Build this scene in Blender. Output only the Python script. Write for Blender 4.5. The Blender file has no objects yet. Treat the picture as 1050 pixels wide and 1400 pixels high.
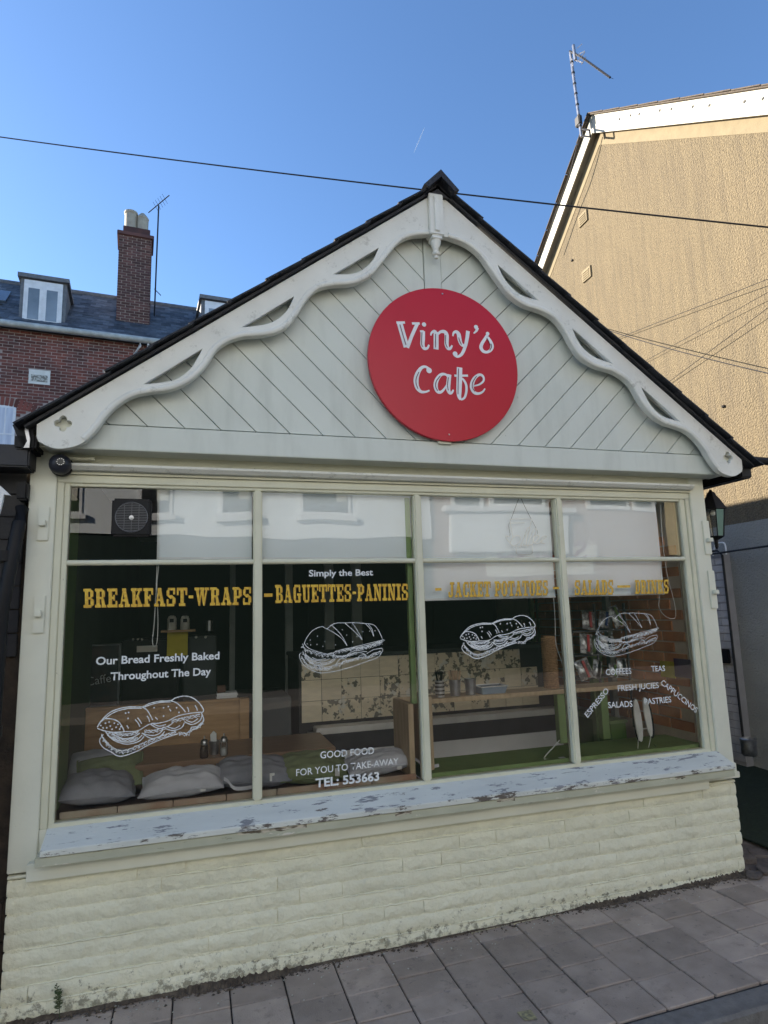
import bpy, bmesh, math, random
from mathutils import Vector, Matrix
random.seed(7)
C = bpy.context.scene.collection
scn = bpy.context.scene

# ------------------------------------------------------------ camera
CAM = Vector((0.80865, -3.46050, 1.55)); YAW, PITCH, ROLL, FPX = 0.293784, 0.156017, -0.030306, 852.019
cy, sy, cp, sp = math.cos(YAW), math.sin(YAW), math.cos(PITCH), math.sin(PITCH)
fw = Vector((sy*cp, cy*cp, sp)); rt0 = Vector((cy, -sy, 0)); up0 = rt0.cross(fw)
cr, sr = math.cos(ROLL), math.sin(ROLL)
rt = cr*rt0 + sr*up0; up = -sr*rt0 + cr*up0
cd = bpy.data.cameras.new('camera'); cam = bpy.data.objects.new('camera', cd); C.objects.link(cam)
cd.sensor_fit = 'VERTICAL'; cd.sensor_height = 36; cd.sensor_width = 27
cd.lens = FPX/1400*36; cd.clip_start = .05; cd.clip_end = 8000
M4 = Matrix((rt, up, -fw)).transposed().to_4x4(); M4.translation = CAM; cam.matrix_world = M4
scn.camera = cam

# ------------------------------------------------------------ world, sun, exposure
SUN_EL, SUN_K = 20.3, 0.68                      # elevation (deg); +Y share of the bearing, the rest is -X
sh = Vector((-1, SUN_K, 0)).normalized(); el = math.radians(SUN_EL)
sund = Vector((sh.x*math.cos(el), sh.y*math.cos(el), math.sin(el)))
w = bpy.data.worlds.new('World'); scn.world = w; w.use_nodes = True
wn = w.node_tree.nodes; wl = w.node_tree.links; bg = wn['Background']
sky = wn.new('ShaderNodeTexSky'); sky.sky_type = 'NISHITA'; sky.sun_disc = False
sky.sun_elevation = el; sky.sun_rotation = math.atan2(sund.x, sund.y)
sky.air_density = 1.0; sky.dust_density = 0.4; sky.ozone_density = 5.2
wl.new(sky.outputs[0], bg.inputs[0]); bg.inputs[1].default_value = 0.074
sl = bpy.data.lights.new('sun', 'SUN'); sl.energy = 4.4; sl.angle = math.radians(.5); sl.color = (1, .90, .76)
so = bpy.data.objects.new('sun', sl); C.objects.link(so); so.rotation_euler = sund.to_track_quat('Z', 'Y').to_euler()
scn.view_settings.view_transform = 'Standard'; scn.view_settings.look = 'None'
scn.view_settings.gamma = 1; scn.view_settings.use_curve_mapping = False
scn.view_settings.exposure = 2.0

# ------------------------------------------------------------ helpers
def ray(px, py): return fw + rt*((px-525)/FPX) + up*((700-py)/FPX)
def at(px, py, Y):
    d = ray(px, py); return CAM + d*((Y-CAM.y)/d.y)
def atx(px, py, X):
    d = ray(px, py); return CAM + d*((X-CAM.x)/d.x)
def atz(px, py, Z):
    d = ray(px, py); return CAM + d*((Z-CAM.z)/d.z)

def mat(name, c1, c2=None, rough=.6, scale=8, bump=0, bscale=None, metal=0, spec=.4, rand=0, stretch=(1,1,1), detail=5, lo=.35, hi=.65, coat=0, bdist=.01):
    m = bpy.data.materials.new(name); m.use_nodes = True
    n = m.node_tree.nodes; l = m.node_tree.links; b = n['Principled BSDF']
    b.inputs['Roughness'].default_value = rough; b.inputs['Metallic'].default_value = metal
    b.inputs['Specular IOR Level'].default_value = spec; b.inputs['Coat Weight'].default_value = coat
    g = n.new('ShaderNodeNewGeometry'); mp = n.new('ShaderNodeMapping'); mp.inputs['Scale'].default_value = stretch
    l.new(g.outputs['Position'], mp.inputs[0])
    m['pos'] = 1
    col = None
    if c2 is None: c2 = tuple(x*.86 for x in c1)
    nz = n.new('ShaderNodeTexNoise'); nz.inputs['Scale'].default_value = scale; nz.inputs['Detail'].default_value = detail
    l.new(mp.outputs[0], nz.inputs[0])
    r = n.new('ShaderNodeValToRGB'); r.color_ramp.elements[0].position = lo; r.color_ramp.elements[1].position = hi
    r.color_ramp.elements[0].color = (*c1, 1); r.color_ramp.elements[1].color = (*c2, 1)
    l.new(nz.outputs[0], r.inputs[0]); col = r.outputs[0]
    if rand:
        oi = n.new('ShaderNodeObjectInfo'); hs = n.new('ShaderNodeHueSaturation')
        mr = n.new('ShaderNodeMapRange'); mr.inputs[3].default_value = 1-rand; mr.inputs[4].default_value = 1+rand
        l.new(oi.outputs['Random'], mr.inputs[0]); l.new(mr.outputs[0], hs.inputs['Value'])
        l.new(col, hs.inputs['Color']); col = hs.outputs[0]
    l.new(col, b.inputs['Base Color'])
    if bump:
        n2 = n.new('ShaderNodeTexNoise'); n2.inputs['Scale'].default_value = bscale or scale*4; n2.inputs['Detail'].default_value = 6
        l.new(mp.outputs[0], n2.inputs[0])
        bp = n.new('ShaderNodeBump'); bp.inputs['Strength'].default_value = bump; bp.inputs['Distance'].default_value = bdist
        l.new(n2.outputs[0], bp.inputs['Height']); l.new(bp.outputs[0], b.inputs['Normal'])
    m['col'] = 1
    return m

def overlay(m, color, kind, **k):
    """mix a second colour over a mat() material with a mask that stays on the thing (dirt, chips, wear)"""
    n = m.node_tree.nodes; l = m.node_tree.links; b = n['Principled BSDF']
    src = b.inputs['Base Color'].links[0].from_socket
    g = n.new('ShaderNodeNewGeometry'); mp = n.new('ShaderNodeMapping'); mp.inputs['Scale'].default_value = k.get('stretch', (1,1,1))
    l.new(g.outputs['Position'], mp.inputs[0])
    nz = n.new('ShaderNodeTexNoise'); nz.inputs['Scale'].default_value = k.get('scale', 10); nz.inputs['Detail'].default_value = k.get('detail', 8)
    nz.inputs['Roughness'].default_value = k.get('nr', .6)
    l.new(mp.outputs[0], nz.inputs[0]); fac = nz.outputs[0]
    if kind == 'z':                              # more of it towards z0
        s = n.new('ShaderNodeSeparateXYZ'); l.new(g.outputs['Position'], s.inputs[0])
        mr = n.new('ShaderNodeMapRange'); mr.inputs[1].default_value = k['z0']; mr.inputs[2].default_value = k['z1']
        mr.inputs[3].default_value = k.get('gain', .35); mr.inputs[4].default_value = 0
        l.new(s.outputs['XYZ'.index(k.get('axis','Z'))], mr.inputs[0])
        a = n.new('ShaderNodeMath'); a.operation = 'ADD'; l.new(fac, a.inputs[0]); l.new(mr.outputs[0], a.inputs[1]); fac = a.outputs[0]
    r = n.new('ShaderNodeValToRGB'); r.color_ramp.elements[0].position = k.get('lo', .6); r.color_ramp.elements[1].position = k.get('hi', .64)
    l.new(fac, r.inputs[0])
    mx = n.new('ShaderNodeMix'); mx.data_type = 'RGBA'
    sc = n.new('ShaderNodeMath'); sc.operation = 'MULTIPLY'; sc.inputs[1].default_value = k.get('amount', 1)
    l.new(r.outputs[0], sc.inputs[0]); l.new(sc.outputs[0], mx.inputs[0]); l.new(src, mx.inputs[6]); mx.inputs[7].default_value = (*color, 1)
    l.new(mx.outputs[2], b.inputs['Base Color'])
    return m

class MB:
    def __init__(s): s.bm = bmesh.new()
    def box(s, x0, x1, y0, y1, z0, z1, bev=0, mtx=None):
        b = bmesh.new()
        vs = [b.verts.new((x, y, z)) for x in (x0, x1) for y in (y0, y1) for z in (z0, z1)]
        for f in ((0,1,3,2),(4,6,7,5),(0,4,5,1),(2,3,7,6),(0,2,6,4),(1,5,7,3)): b.faces.new([vs[i] for i in f])
        if bev: bmesh.ops.bevel(b, geom=b.edges[:], offset=bev, segments=2, affect='EDGES')
        if mtx: b.transform(mtx)
        s.join(b); return s
    def join(s, b):
        me = bpy.data.meshes.new('t'); b.to_mesh(me); b.free(); s.bm.from_mesh(me); bpy.data.meshes.remove(me)
    def prism(s, pts, d, bev=0):
        """closed polygon (3-D points) pushed along vector d"""
        b = bmesh.new(); d = Vector(d)
        a = [b.verts.new(p) for p in pts]; c = [b.verts.new(Vector(p)+d) for p in pts]
        n = len(pts); b.faces.new(a); b.faces.new(c[::-1])
        for i in range(n): b.faces.new((a[i], c[i], c[(i+1)%n], a[(i+1)%n])[::-1])
        bmesh.ops.recalc_face_normals(b, faces=b.faces[:])
        if bev: bmesh.ops.bevel(b, geom=b.edges[:], offset=bev, segments=1, affect='EDGES')
        s.join(b); return s
    def tube(s, pts, r, n=8, radii=None, cap=True):
        b = bmesh.new(); pts = [Vector(p) for p in pts]; rings = []
        for i, p in enumerate(pts):
            t = (pts[min(i+1, len(pts)-1)] - pts[max(i-1, 0)])
            t = t.normalized() if t.length > 1e-9 else Vector((0,0,1))
            ref = Vector((0,0,1)) if abs(t.z) < .9 else Vector((1,0,0))
            u = t.cross(ref).normalized(); v = t.cross(u)
            rr = radii[i] if radii else r
            rings.append([b.verts.new(p + (u*math.cos(2*math.pi*k/n) + v*math.sin(2*math.pi*k/n))*rr) for k in range(n)])
        for i in range(len(rings)-1):
            for k in range(n): b.faces.new((rings[i][k], rings[i][(k+1)%n], rings[i+1][(k+1)%n], rings[i+1][k]))
        if cap: b.faces.new(rings[0]); b.faces.new(rings[-1][::-1])
        bmesh.ops.recalc_face_normals(b, faces=b.faces[:])
        s.join(b); return s
    def lathe(s, prof, c, n=20, axis='z'):
        """prof: list of (radius, height) revolved about an axis through c"""
        b = bmesh.new(); rings = []
        for r, h in prof:
            ring = []
            for k in range(n):
                a = 2*math.pi*k/n; x, y = r*math.cos(a), r*math.sin(a)
                p = (x, y, h) if axis == 'z' else (x, -h, y)
                ring.append(b.verts.new(Vector(p)+Vector(c)))
            rings.append(ring)
        for i in range(len(rings)-1):
            for k in range(n): b.faces.new((rings[i][k], rings[i][(k+1)%n], rings[i+1][(k+1)%n], rings[i+1][k]))
        b.faces.new(rings[0]); b.faces.new(rings[-1][::-1])
        bmesh.ops.remove_doubles(b, verts=b.verts[:], dist=1e-6)
        bmesh.ops.recalc_face_normals(b, faces=b.faces[:])
        s.join(b); return s
    def ribbon(s, pts, wd, y, n=1):
        """flat band following pts in the X-Z plane at depth y; wd number or list"""
        P = [Vector((p[0], 0, p[1])) for p in pts]; L = []; R_ = []
        for i, p in enumerate(P):
            t = (P[min(i+1, len(P)-1)] - P[max(i-1, 0)]); t = t.normalized() if t.length > 1e-9 else Vector((1,0,0))
            nn = Vector((-t.z, 0, t.x)); ww = (wd[i] if isinstance(wd, list) else wd)/2
            L.append(s.bm.verts.new((p.x+nn.x*ww, y, p.z+nn.z*ww))); R_.append(s.bm.verts.new((p.x-nn.x*ww, y, p.z-nn.z*ww)))
        for i in range(len(P)-1): s.bm.faces.new((L[i], L[i+1], R_[i+1], R_[i]))
        return s
    def disc(s, x, z, r, y, n=14):
        s.bm.faces.new([s.bm.verts.new((x+r*math.cos(2*math.pi*k/n), y, z+r*math.sin(2*math.pi*k/n))) for k in range(n)]); return s
    def poly(s, pts):
        s.bm.faces.new([s.bm.verts.new(p) for p in pts]); return s
    def build(s, name, m, parent=None, smooth=False):
        me = bpy.data.meshes.new(name); s.bm.to_mesh(me); s.bm.free()
        me.materials.append(m)
        if smooth:
            me.shade_smooth(); me.set_sharp_from_angle(angle=math.radians(40))
        o = bpy.data.objects.new(name, me); C.objects.link(o)
        if parent: o.parent = parent; o.matrix_parent_inverse = Matrix()
        if parent is not None and parent.type == 'EMPTY' or parent is not None:
            o.matrix_parent_inverse = wmat(parent).inverted()
        return o
def wmat(o):
    m = o.matrix_basis.copy()
    if o.parent: m = wmat(o.parent) @ o.matrix_parent_inverse @ m
    return m
def tag(o, label=None, cat=None, group=None, kind=None):
    if label: o['label'] = label
    if cat: o['category'] = cat
    if group: o['group'] = group
    if kind: o['kind'] = kind
    return o
def empty(name, loc, label, cat, group=None, rz=0):
    o = bpy.data.objects.new(name, None); C.objects.link(o); o.location = loc; o.rotation_euler = (0,0,rz)
    o.empty_display_size = .1
    return tag(o, label, cat, group)
def place(me, name, parent, mtx):
    o = bpy.data.objects.new(name, me); C.objects.link(o); o.parent = parent
    o.matrix_parent_inverse = wmat(parent).inverted(); o.matrix_basis = mtx
    return o
def spline(pts, n=6, closed=False):
    out = []; N = len(pts); P = [Vector(p) for p in pts]
    for i in range(N if closed else N-1):
        if closed: a, b, c, d = P[i-1], P[i], P[(i+1)%N], P[(i+2)%N]
        else: a, b, c, d = P[max(i-1,0)], P[i], P[i+1], P[min(i+2,N-1)]
        for k in range(n):
            t = k/n
            out.append(.5*((2*b)+(c-a)*t+(2*a-5*b+4*c-d)*t*t+(3*b-a-3*c+d)*t**3))
    if not closed: out.append(P[-1])
    return out
def curve_mesh(loops, y0, y1, bev=0):
    """2-D loops (x,z), holes inside outlines, given thickness from y0 (front) to y1"""
    cu = bpy.data.curves.new('c', 'CURVE'); cu.dimensions = '2D'; cu.fill_mode = 'BOTH'
    cu.extrude = abs(y1-y0)/2 - bev; cu.bevel_depth = bev; cu.bevel_resolution = 1; cu.offset = -bev
    for lp in loops:
        s = cu.splines.new('POLY'); s.points.add(len(lp)-1); s.use_cyclic_u = True
        for p, q in zip(s.points, lp): p.co = (q[0], q[1], 0, 1)
    ob = bpy.data.objects.new('c', cu); C.objects.link(ob)
    bpy.context.view_layer.update()
    me = bpy.data.meshes.new_from_object(ob.evaluated_get(bpy.context.evaluated_depsgraph_get()))
    bpy.data.objects.remove(ob); bpy.data.curves.remove(cu)
    me.transform(Matrix.Translation((0, (y0+y1)/2, 0)) @ Matrix.Rotation(math.pi/2, 4, 'X'))
    return me
def text_mesh(txt, p0, p1, h, bold=0, depth=.0008, mirror=False):
    """built-in font between two points of the baseline, cap height h"""
    cu = bpy.data.curves.new('t', 'FONT'); cu.body = txt; cu.size = 1; cu.extrude = .0; cu.offset = bold; cu.resolution_u = 3
    ob = bpy.data.objects.new('t', cu); C.objects.link(ob); bpy.context.view_layer.update()
    me = bpy.data.meshes.new_from_object(ob.evaluated_get(bpy.context.evaluated_depsgraph_get()))
    bpy.data.objects.remove(ob); bpy.data.curves.remove(cu)
    xs = [v.co.x for v in me.vertices]; x0, x1 = min(xs), max(xs)
    p0 = Vector(p0); p1 = Vector(p1); d = p1-p0; ex = d/(x1-x0)
    nrm = Vector((0,-1,0)) if abs(d.y) < abs(d.x)+abs(d.z) else Vector((-1,0,0))
    ey = nrm.cross(d.normalized())*(h/.70)
    if ey.z < 0 and abs(d.z) < abs(d.x): ey = -ey
    m = Matrix((ex, ey, nrm)).transposed().to_4x4()
    m.translation = p0 - ex*x0
    me.transform(m); me.materials.clear()
    return me
def mesh_obj(name, me, m, parent=None):
    me.materials.clear(); me.materials.append(m)
    o = bpy.data.objects.new(name, me); C.objects.link(o)
    if parent: o.parent = parent; o.matrix_parent_inverse = wmat(parent).inverted()
    return o
def stuffpart(o): o['kind'] = 'stuff'; return o

# ------------------------------------------------------------ materials
PAINT = overlay(mat('sage_paint', (.70,.695,.57), (.64,.635,.52), rough=.45, scale=3, bump=.25, bscale=45, bdist=.004), (.16,.15,.11), 'n', scale=14, lo=.70, hi=.76, amount=.55)
FRAME = overlay(mat('frame_paint', (.66,.645,.49), (.59,.575,.435), rough=.45, scale=4, bump=.3, bscale=60, bdist=.003), (.18,.15,.10), 'n', scale=22, lo=.69, hi=.73, amount=.7)
BOARD = overlay(mat('gable_board_paint', (.61,.635,.565), (.585,.61,.54), rough=.4, scale=2.5, bump=.12, bscale=30, rand=.025, bdist=.004), (.25,.26,.2), 'n', scale=30, lo=.70, hi=.76, amount=.5)
overlay(BOARD, (.30,.32,.27), 'n', scale=7, lo=.50, hi=.75, amount=.30, stretch=(1,1,.18))
BARGE = overlay(mat('barge_paint', (.75,.745,.675), (.68,.675,.61), rough=.42, scale=5, bump=.25, bscale=40, bdist=.004), (.20,.19,.14), 'n', scale=9, lo=.56, hi=.72, amount=.72, nr=.8)
WALLP = mat('wall_paint', (.76,.735,.555), (.70,.68,.515), rough=.6, scale=5, bump=.8, bscale=18, bdist=.022, rand=.03)
overlay(WALLP, (.20,.185,.13), 'z', z0=-.26, z1=-.02, gain=.25, scale=26, lo=.66, hi=.74, amount=.8, nr=.75)
overlay(WALLP, (.50,.48,.36), 'n', scale=3, lo=.55, hi=.75, amount=.45, stretch=(1,1,.5), nr=.7)
overlay(WALLP, (.62,.62,.52), 'n', scale=40, lo=.66, hi=.72, amount=.5, stretch=(.5,1,2))
MORT = mat('painted_mortar', (.77,.735,.53), (.71,.68,.49), rough=.7, scale=9, bump=1, bscale=50, bdist=.01)
overlay(MORT, (.16,.15,.11), 'z', z0=-.26, z1=-.04, gain=.25, scale=26, lo=.62, hi=.7, amount=.9, nr=.75)
SILL = mat('blue_white_sill_paint', (.66,.67,.60), (.59,.60,.54), rough=.5, scale=6, bump=.4, bscale=40, bdist=.004, stretch=(.5,2,2))
overlay(SILL, (.24,.24,.24), 'n', scale=5.5, lo=.575, hi=.60, stretch=(1,3.5,3.5), nr=.7)
overlay(SILL, (.09,.08,.065), 'n', scale=9, lo=.64, hi=.65, stretch=(.5,8,8), nr=.72)
overlay(SILL, (.70,.66,.58), 'n', scale=16, lo=.66, hi=.67, stretch=(.8,4,4), nr=.7)
overlay(SILL, (.13,.11,.09), 'z', axis='Y', z0=-.14, z1=-.11, gain=.12, scale=7, lo=.64, hi=.66, stretch=(.5,2,2), nr=.75)
SILLE = mat('sill_edge_paint', (.50,.50,.38), (.44,.44,.33), rough=.55, scale=7, bump=.4, bscale=50, bdist=.004)
overlay(SILLE, (.66,.62,.52), 'n', scale=5, lo=.60, hi=.61, stretch=(1,4,4), nr=.7)
overlay(SILLE, (.10,.085,.06), 'n', scale=9, lo=.62, hi=.64, stretch=(.7,5,5), nr=.75)
BLACK = mat('black_plastic', (.012,.012,.013), rough=.5, scale=20, spec=.2)
DARK = mat('dark_board', (.022,.023,.028), (.035,.033,.033), rough=.6, scale=6, bump=.3)
BROWNW = mat('dirty_brick', (.07,.05,.035), (.035,.028,.022), rough=.85, scale=12, bump=.8)
SLATE = overlay(mat('slate', (.055,.062,.075), (.095,.105,.12), rough=.6, scale=9, bump=.3, rand=.5), (.10,.11,.09), 'n', scale=18, lo=.62, hi=.7, amount=.5)
SLATEF = mat('verge_slate', (.014,.015,.018), (.026,.027,.032), rough=.6, scale=20, bump=.6, rand=.2)
RED = mat('sign_red', (.50,.011,.028), (.47,.010,.025), rough=.28, scale=2, spec=.3, bump=.02, bscale=2)
WHITE = mat('white_vinyl', (.80,.80,.80), rough=.4)
INL = mat('dark_red_inline', (.12,.02,.035), rough=.4)
GOLD = mat('gold_vinyl', (.72,.47,.05), (.58,.33,.028), rough=.45, scale=60, lo=.4, hi=.6)
GOLDS = mat('brown_letter_shade', (.16,.07,.015), rough=.6)
VWHITE = mat('worn_white_vinyl', (.78,.80,.79), (.66,.68,.68), rough=.5, scale=60)
BLIND = mat('blind_fabric', (.78,.84,.88), (.75,.81,.85), rough=.8, scale=3)
UPVC = mat('white_upvc', (.78,.79,.80), rough=.3)
LEAD = mat('lead_cheek', (.16,.17,.18), (.12,.125,.135), rough=.55, scale=12)
BRICKR = mat('red_brick', (.20,.062,.045), (.11,.048,.042), rough=.85, scale=2.2, bump=.5, bscale=60, rand=.35)
BRICKM = mat('terrace_mortar', (.42,.35,.31), (.30,.25,.22), rough=.95, scale=6)
BRICKC = mat('chimney_brick', (.125,.058,.05), (.08,.042,.042), rough=.85, scale=3, bump=.5, bscale=60, rand=.35)
RENDER_ = mat('roughcast_render', (.198,.157,.095), (.128,.101,.062), rough=.95, scale=60, bump=1.0, bscale=55, lo=.38, hi=.62, bdist=.03, detail=4)
overlay(RENDER_, (.105,.085,.058), 'n', scale=2.4, lo=.42, hi=.66, amount=.6, stretch=(1,5,.45), detail=9, nr=.7)
overlay(RENDER_, (.09,.073,.048), 'n', scale=30, lo=.52, hi=.66, amount=.35, stretch=(1,1,.5), detail=4)
SMOOTHR = mat('smooth_render_band', (.205,.165,.101), (.175,.142,.087), rough=.9, scale=8, bump=.25, bscale=40)
CREAMW = mat('cream_verge', (.40,.385,.32), (.36,.345,.285), rough=.45, scale=4)
SLAB = overlay(mat('paving_slab', (.39,.315,.255), (.30,.242,.195), rough=.8, scale=7, bump=.9, bscale=150, rand=.2, bdist=.004), (.13,.11,.10), 'n', scale=8, lo=.56, hi=.72, amount=.5, nr=.75)
overlay(SLAB, (.10,.09,.08), 'n', scale=26, lo=.63, hi=.67, amount=.35, detail=3)
overlay(SLAB, (.40,.37,.34), 'n', scale=150, lo=.64, hi=.72, amount=.5, detail=2)
overlay(SLAB, (.40,.38,.34), 'n', scale=34, lo=.75, hi=.765, amount=.7, detail=3)
JOINT = mat('joint_grit', (.025,.022,.02), (.05,.045,.04), rough=.95, scale=80, bump=1, bscale=150)
KERB = mat('kerb_stone', (.19,.18,.165), (.14,.13,.12), rough=.85, scale=20, bump=.6, bscale=120)
ASPH = mat('asphalt', (.075,.073,.07), (.055,.054,.052), rough=.9, scale=60, bump=.8, bscale=200)
TURF = mat('dark_green_mat', (.012,.022,.012), (.020,.035,.018), rough=.95, scale=40, bump=1, bscale=300)
CONC = mat('old_concrete', (.16,.13,.11), (.09,.075,.065), rough=.9, scale=14, bump=1, bscale=60)
GREYB = mat('grey_painted_brick', (.50,.47,.45), (.43,.405,.39), rough=.7, scale=10, bump=.5, rand=.08)
METAL = mat('galvanised', (.45,.45,.46), (.3,.3,.31), rough=.35, scale=20, metal=.9)
STEEL = mat('brushed_steel', (.5,.5,.5), rough=.3, metal=1)
CABLE = mat('black_cable', (.012,.012,.014), rough=.6)
WCORD = mat('white_cord', (.75,.76,.74), rough=.5)
GREEN = mat('lime_green_paint', (.24,.34,.13), (.20,.29,.11), rough=.5, scale=6)
GREEND = mat('deep_green_paint', (.14,.24,.06), (.11,.19,.05), rough=.5, scale=5)
OAK = mat('oak_board', (.42,.26,.12), (.32,.19,.085), rough=.45, scale=5, stretch=(1,6,8))
DOAK = mat('dark_table', (.26,.16,.095), (.20,.12,.07), rough=.35, scale=5, stretch=(1,8,8))
PINE = mat('raw_pine', (.58,.44,.28), (.46,.34,.21), rough=.6, scale=6, stretch=(6,6,1))
DWALL = mat('dark_interior_wall', (.055,.065,.06), (.045,.052,.05), rough=.8, scale=2)
IWALL = mat('green_interior_wall', (.05,.075,.045), (.04,.06,.035), rough=.8, scale=2)
CEIL = mat('interior_ceiling', (.6,.6,.56), rough=.9)
IFLOOR = mat('interior_floor', (.25,.20,.16), rough=.5)
GREYC = mat('grey_cushion', (.30,.305,.34), (.25,.255,.29), rough=.9, scale=12, bump=.3, bscale=300)
LGREYC = mat('light_grey_cushion', (.56,.56,.60), (.50,.50,.54), rough=.9, scale=12, bump=.3, bscale=300)
OLIVEC = mat('olive_cushion', (.22,.26,.13), (.18,.21,.10), rough=.9, scale=12, bump=.3, bscale=300)
TAN = mat('plain_tile', (.74,.64,.46), (.66,.57,.41), rough=.5, scale=12, stretch=(1,1,4), rand=.08)
FLOR = overlay(mat('floral_tile', (.70,.61,.44), (.60,.52,.37), rough=.5, scale=14, rand=.08), (.09,.09,.07), 'n', scale=22, lo=.52, hi=.55, amount=.9)
overlay(FLOR, (.62,.60,.52), 'n', scale=15, lo=.60, hi=.63, amount=.85, detail=2)
GREYP = mat('grey_counter_panel', (.78,.78,.77), rough=.35, scale=3)
YEL = mat('yellow_paper', (.62,.52,.05), rough=.7)
CARD = mat('cream_ceramic', (.62,.60,.52), rough=.3)
BLUEE = mat('pale_blue_enamel', (.25,.33,.42), rough=.25)
CAGE = mat('wire_rack', (.10,.10,.10), rough=.5)
FOIL = mat('foil_packet', (.62,.63,.62), (.18,.17,.17), rough=.28, scale=28, metal=.4, lo=.42, hi=.56, bump=.6, bscale=30)
REDP = mat('red_packet', (.40,.03,.035), rough=.35, spec=.5)
BLUEP = mat('blue_packet', (.03,.07,.22), rough=.35)
PURP = mat('purple_card', (.09,.05,.12), rough=.6)
ORB = mat('orange_brick', (.72,.34,.17), (.55,.24,.12), rough=.85, scale=5, bump=.5, rand=.25)
ORM = mat('orange_mortar', (.75,.62,.5), rough=.95)
WICK = mat('wicker', (.55,.33,.17), (.34,.19,.09), rough=.7, scale=60, stretch=(1,1,3), bump=1, bscale=80)
PAPER = mat('white_paper', (.75,.75,.73), rough=.8)
SALT = mat('salt', (.8,.8,.8), rough=.8); PEPP = mat('brown_sugar', (.12,.07,.04), rough=.8)
NEON = mat('unlit_neon_tube', (.86,.87,.85), rough=.15, spec=.6)
PLANTM = mat('weed_leaf', (.05,.085,.03), (.08,.09,.04), rough=.7, scale=30)
DEBR = mat('soil_and_moss', (.06,.045,.033), (.13,.10,.07), rough=.95, scale=30, bump=1)
CHIP = mat('paint_chip', (.5,.5,.42), rough=.8)
WHR = mat('white_masonry', (.74,.78,.80), (.68,.72,.74), rough=.8, scale=2, bump=.5, bscale=8)
DGLASS = mat('dark_window_glass', (.03,.035,.04), rough=.08, spec=.6)
CURT = mat('pale_curtain', (.66,.70,.76), (.50,.54,.62), rough=.9, scale=9, stretch=(2,1,.15))
BAN = mat('banner_white', (.72,.70,.62), rough=.6)
BANT = mat('banner_purple', (.22,.05,.09), rough=.6)
POT = mat('buff_chimney_pot', (.42,.38,.30), (.34,.30,.24), rough=.8, scale=8)
ARED = mat('shop_dark_green', (.02,.035,.03), rough=.4)
BULB = mat('bulb_glass', (.75,.75,.72), rough=.15)

def glass(name, tint=(.93,.96,.95), ior=1.5, boost=1.0):
    m = bpy.data.materials.new(name); m.use_nodes = True; n = m.node_tree.nodes; l = m.node_tree.links
    for x in list(n):
        if x.type != 'OUTPUT_MATERIAL': n.remove(x)
    o = [x for x in n if x.type == 'OUTPUT_MATERIAL'][0]
    t = n.new('ShaderNodeBsdfTransparent'); t.inputs[0].default_value = (*tint, 1)
    g = n.new('ShaderNodeBsdfGlossy'); g.inputs['Roughness'].default_value = 0; g.inputs[0].default_value = (1,1,1,1)
    f = n.new('ShaderNodeFresnel'); f.inputs[0].default_value = ior
    k = n.new('ShaderNodeMath'); k.operation = 'MULTIPLY'; k.inputs[1].default_value = boost; k.use_clamp = True
    nz = n.new('ShaderNodeTexNoise'); nz.inputs['Scale'].default_value = 1.6; nz.inputs['Detail'].default_value = 1
    ge = n.new('ShaderNodeNewGeometry'); l.new(ge.outputs['Position'], nz.inputs[0])
    b = n.new('ShaderNodeBump'); b.inputs['Strength'].default_value = .12; b.inputs['Distance'].default_value = .02
    l.new(nz.outputs[0], b.inputs['Height']); l.new(b.outputs[0], g.inputs['Normal'])
    mx = n.new('ShaderNodeMixShader'); l.new(f.outputs[0], k.inputs[0]); l.new(k.outputs[0], mx.inputs[0])
    l.new(t.outputs[0], mx.inputs[1]); l.new(g.outputs[0], mx.inputs[2]); l.new(mx.outputs[0], o.inputs[0])
    return m
PANE = glass('window_pane_glass', tint=(.97,.98,.98), ior=1.52, boost=1.35)     # front and back face of the sheet both reflect
LGL = glass('lantern_glass', (.9,.9,.88))

# ================================================================= ground
GZ = lambda x: -.225 + .013*max(0, x-1.2)*1.35
g = MB(); g.box(-80, 80, -80, 80, -2, -.42); tag(g.build('ground', ASPH), kind='structure')
pv = empty('pavement', (0,0,-.22), None, None); pv['kind'] = 'structure'
def zq(x): return GZ(x)
b = MB()
for i in range(40):
    x0 = -6+i*.45; x1 = x0+.45
    b.prism([(x0, .0, zq(x0)-.012), (x1, .0, zq(x1)-.012), (x1, -.918, zq(x1)-.012), (x0, -.918, zq(x0)-.012)], (0,0,-.2))
b.build('bedding', JOINT, pv)
colw = .2585; x = 2.542 - colw*12
slabn = 0
while x < 6.2:
    y = .0
    hx = x + colw
    y = -random.choice([.05, .12, .2, .28])
    ys = [0.0, y]
    if x > -0.5:
        while y > -.91:
            L = random.choice([.15, .17, .2, .2, .25, .33]); y -= L; ys.append(max(y, -.912))
        if len(ys) > 2 and abs(ys[-1]-ys[-2]) < .07: ys.pop(-2)
        for a, c in zip(ys[:-1], ys[1:]):
            if abs(a-c) < .02: continue
            gp = .0036; dz = random.uniform(-.003, .003); tx = random.uniform(-.002, .002)
            m = MB()
            m.prism([(x+gp, a-gp, zq(x)+dz-tx), (hx-gp, a-gp, zq(hx)+dz+tx), (hx-gp, c+gp, zq(hx)+dz+tx), (x+gp, c+gp, zq(x)+dz-tx)], (0,0,-.045), bev=.004)
            m.build('paving_slab', SLAB, pv)
    x = hx
kb = empty('kerb', (3,-1,-.22), None, None); kb['kind'] = 'structure'
for i in range(12):
    x0 = -3+i*.915; x1 = x0+.909
    MB().prism([(x0, -.922, zq(x0)+.001), (x1, -.922, zq(x1)+.001), (x1, -1.045, zq(x1)-.004), (x0, -1.045, zq(x0)-.004)], (0,0,-.3), bev=.012).build('kerb_stone', KERB, kb)
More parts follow.
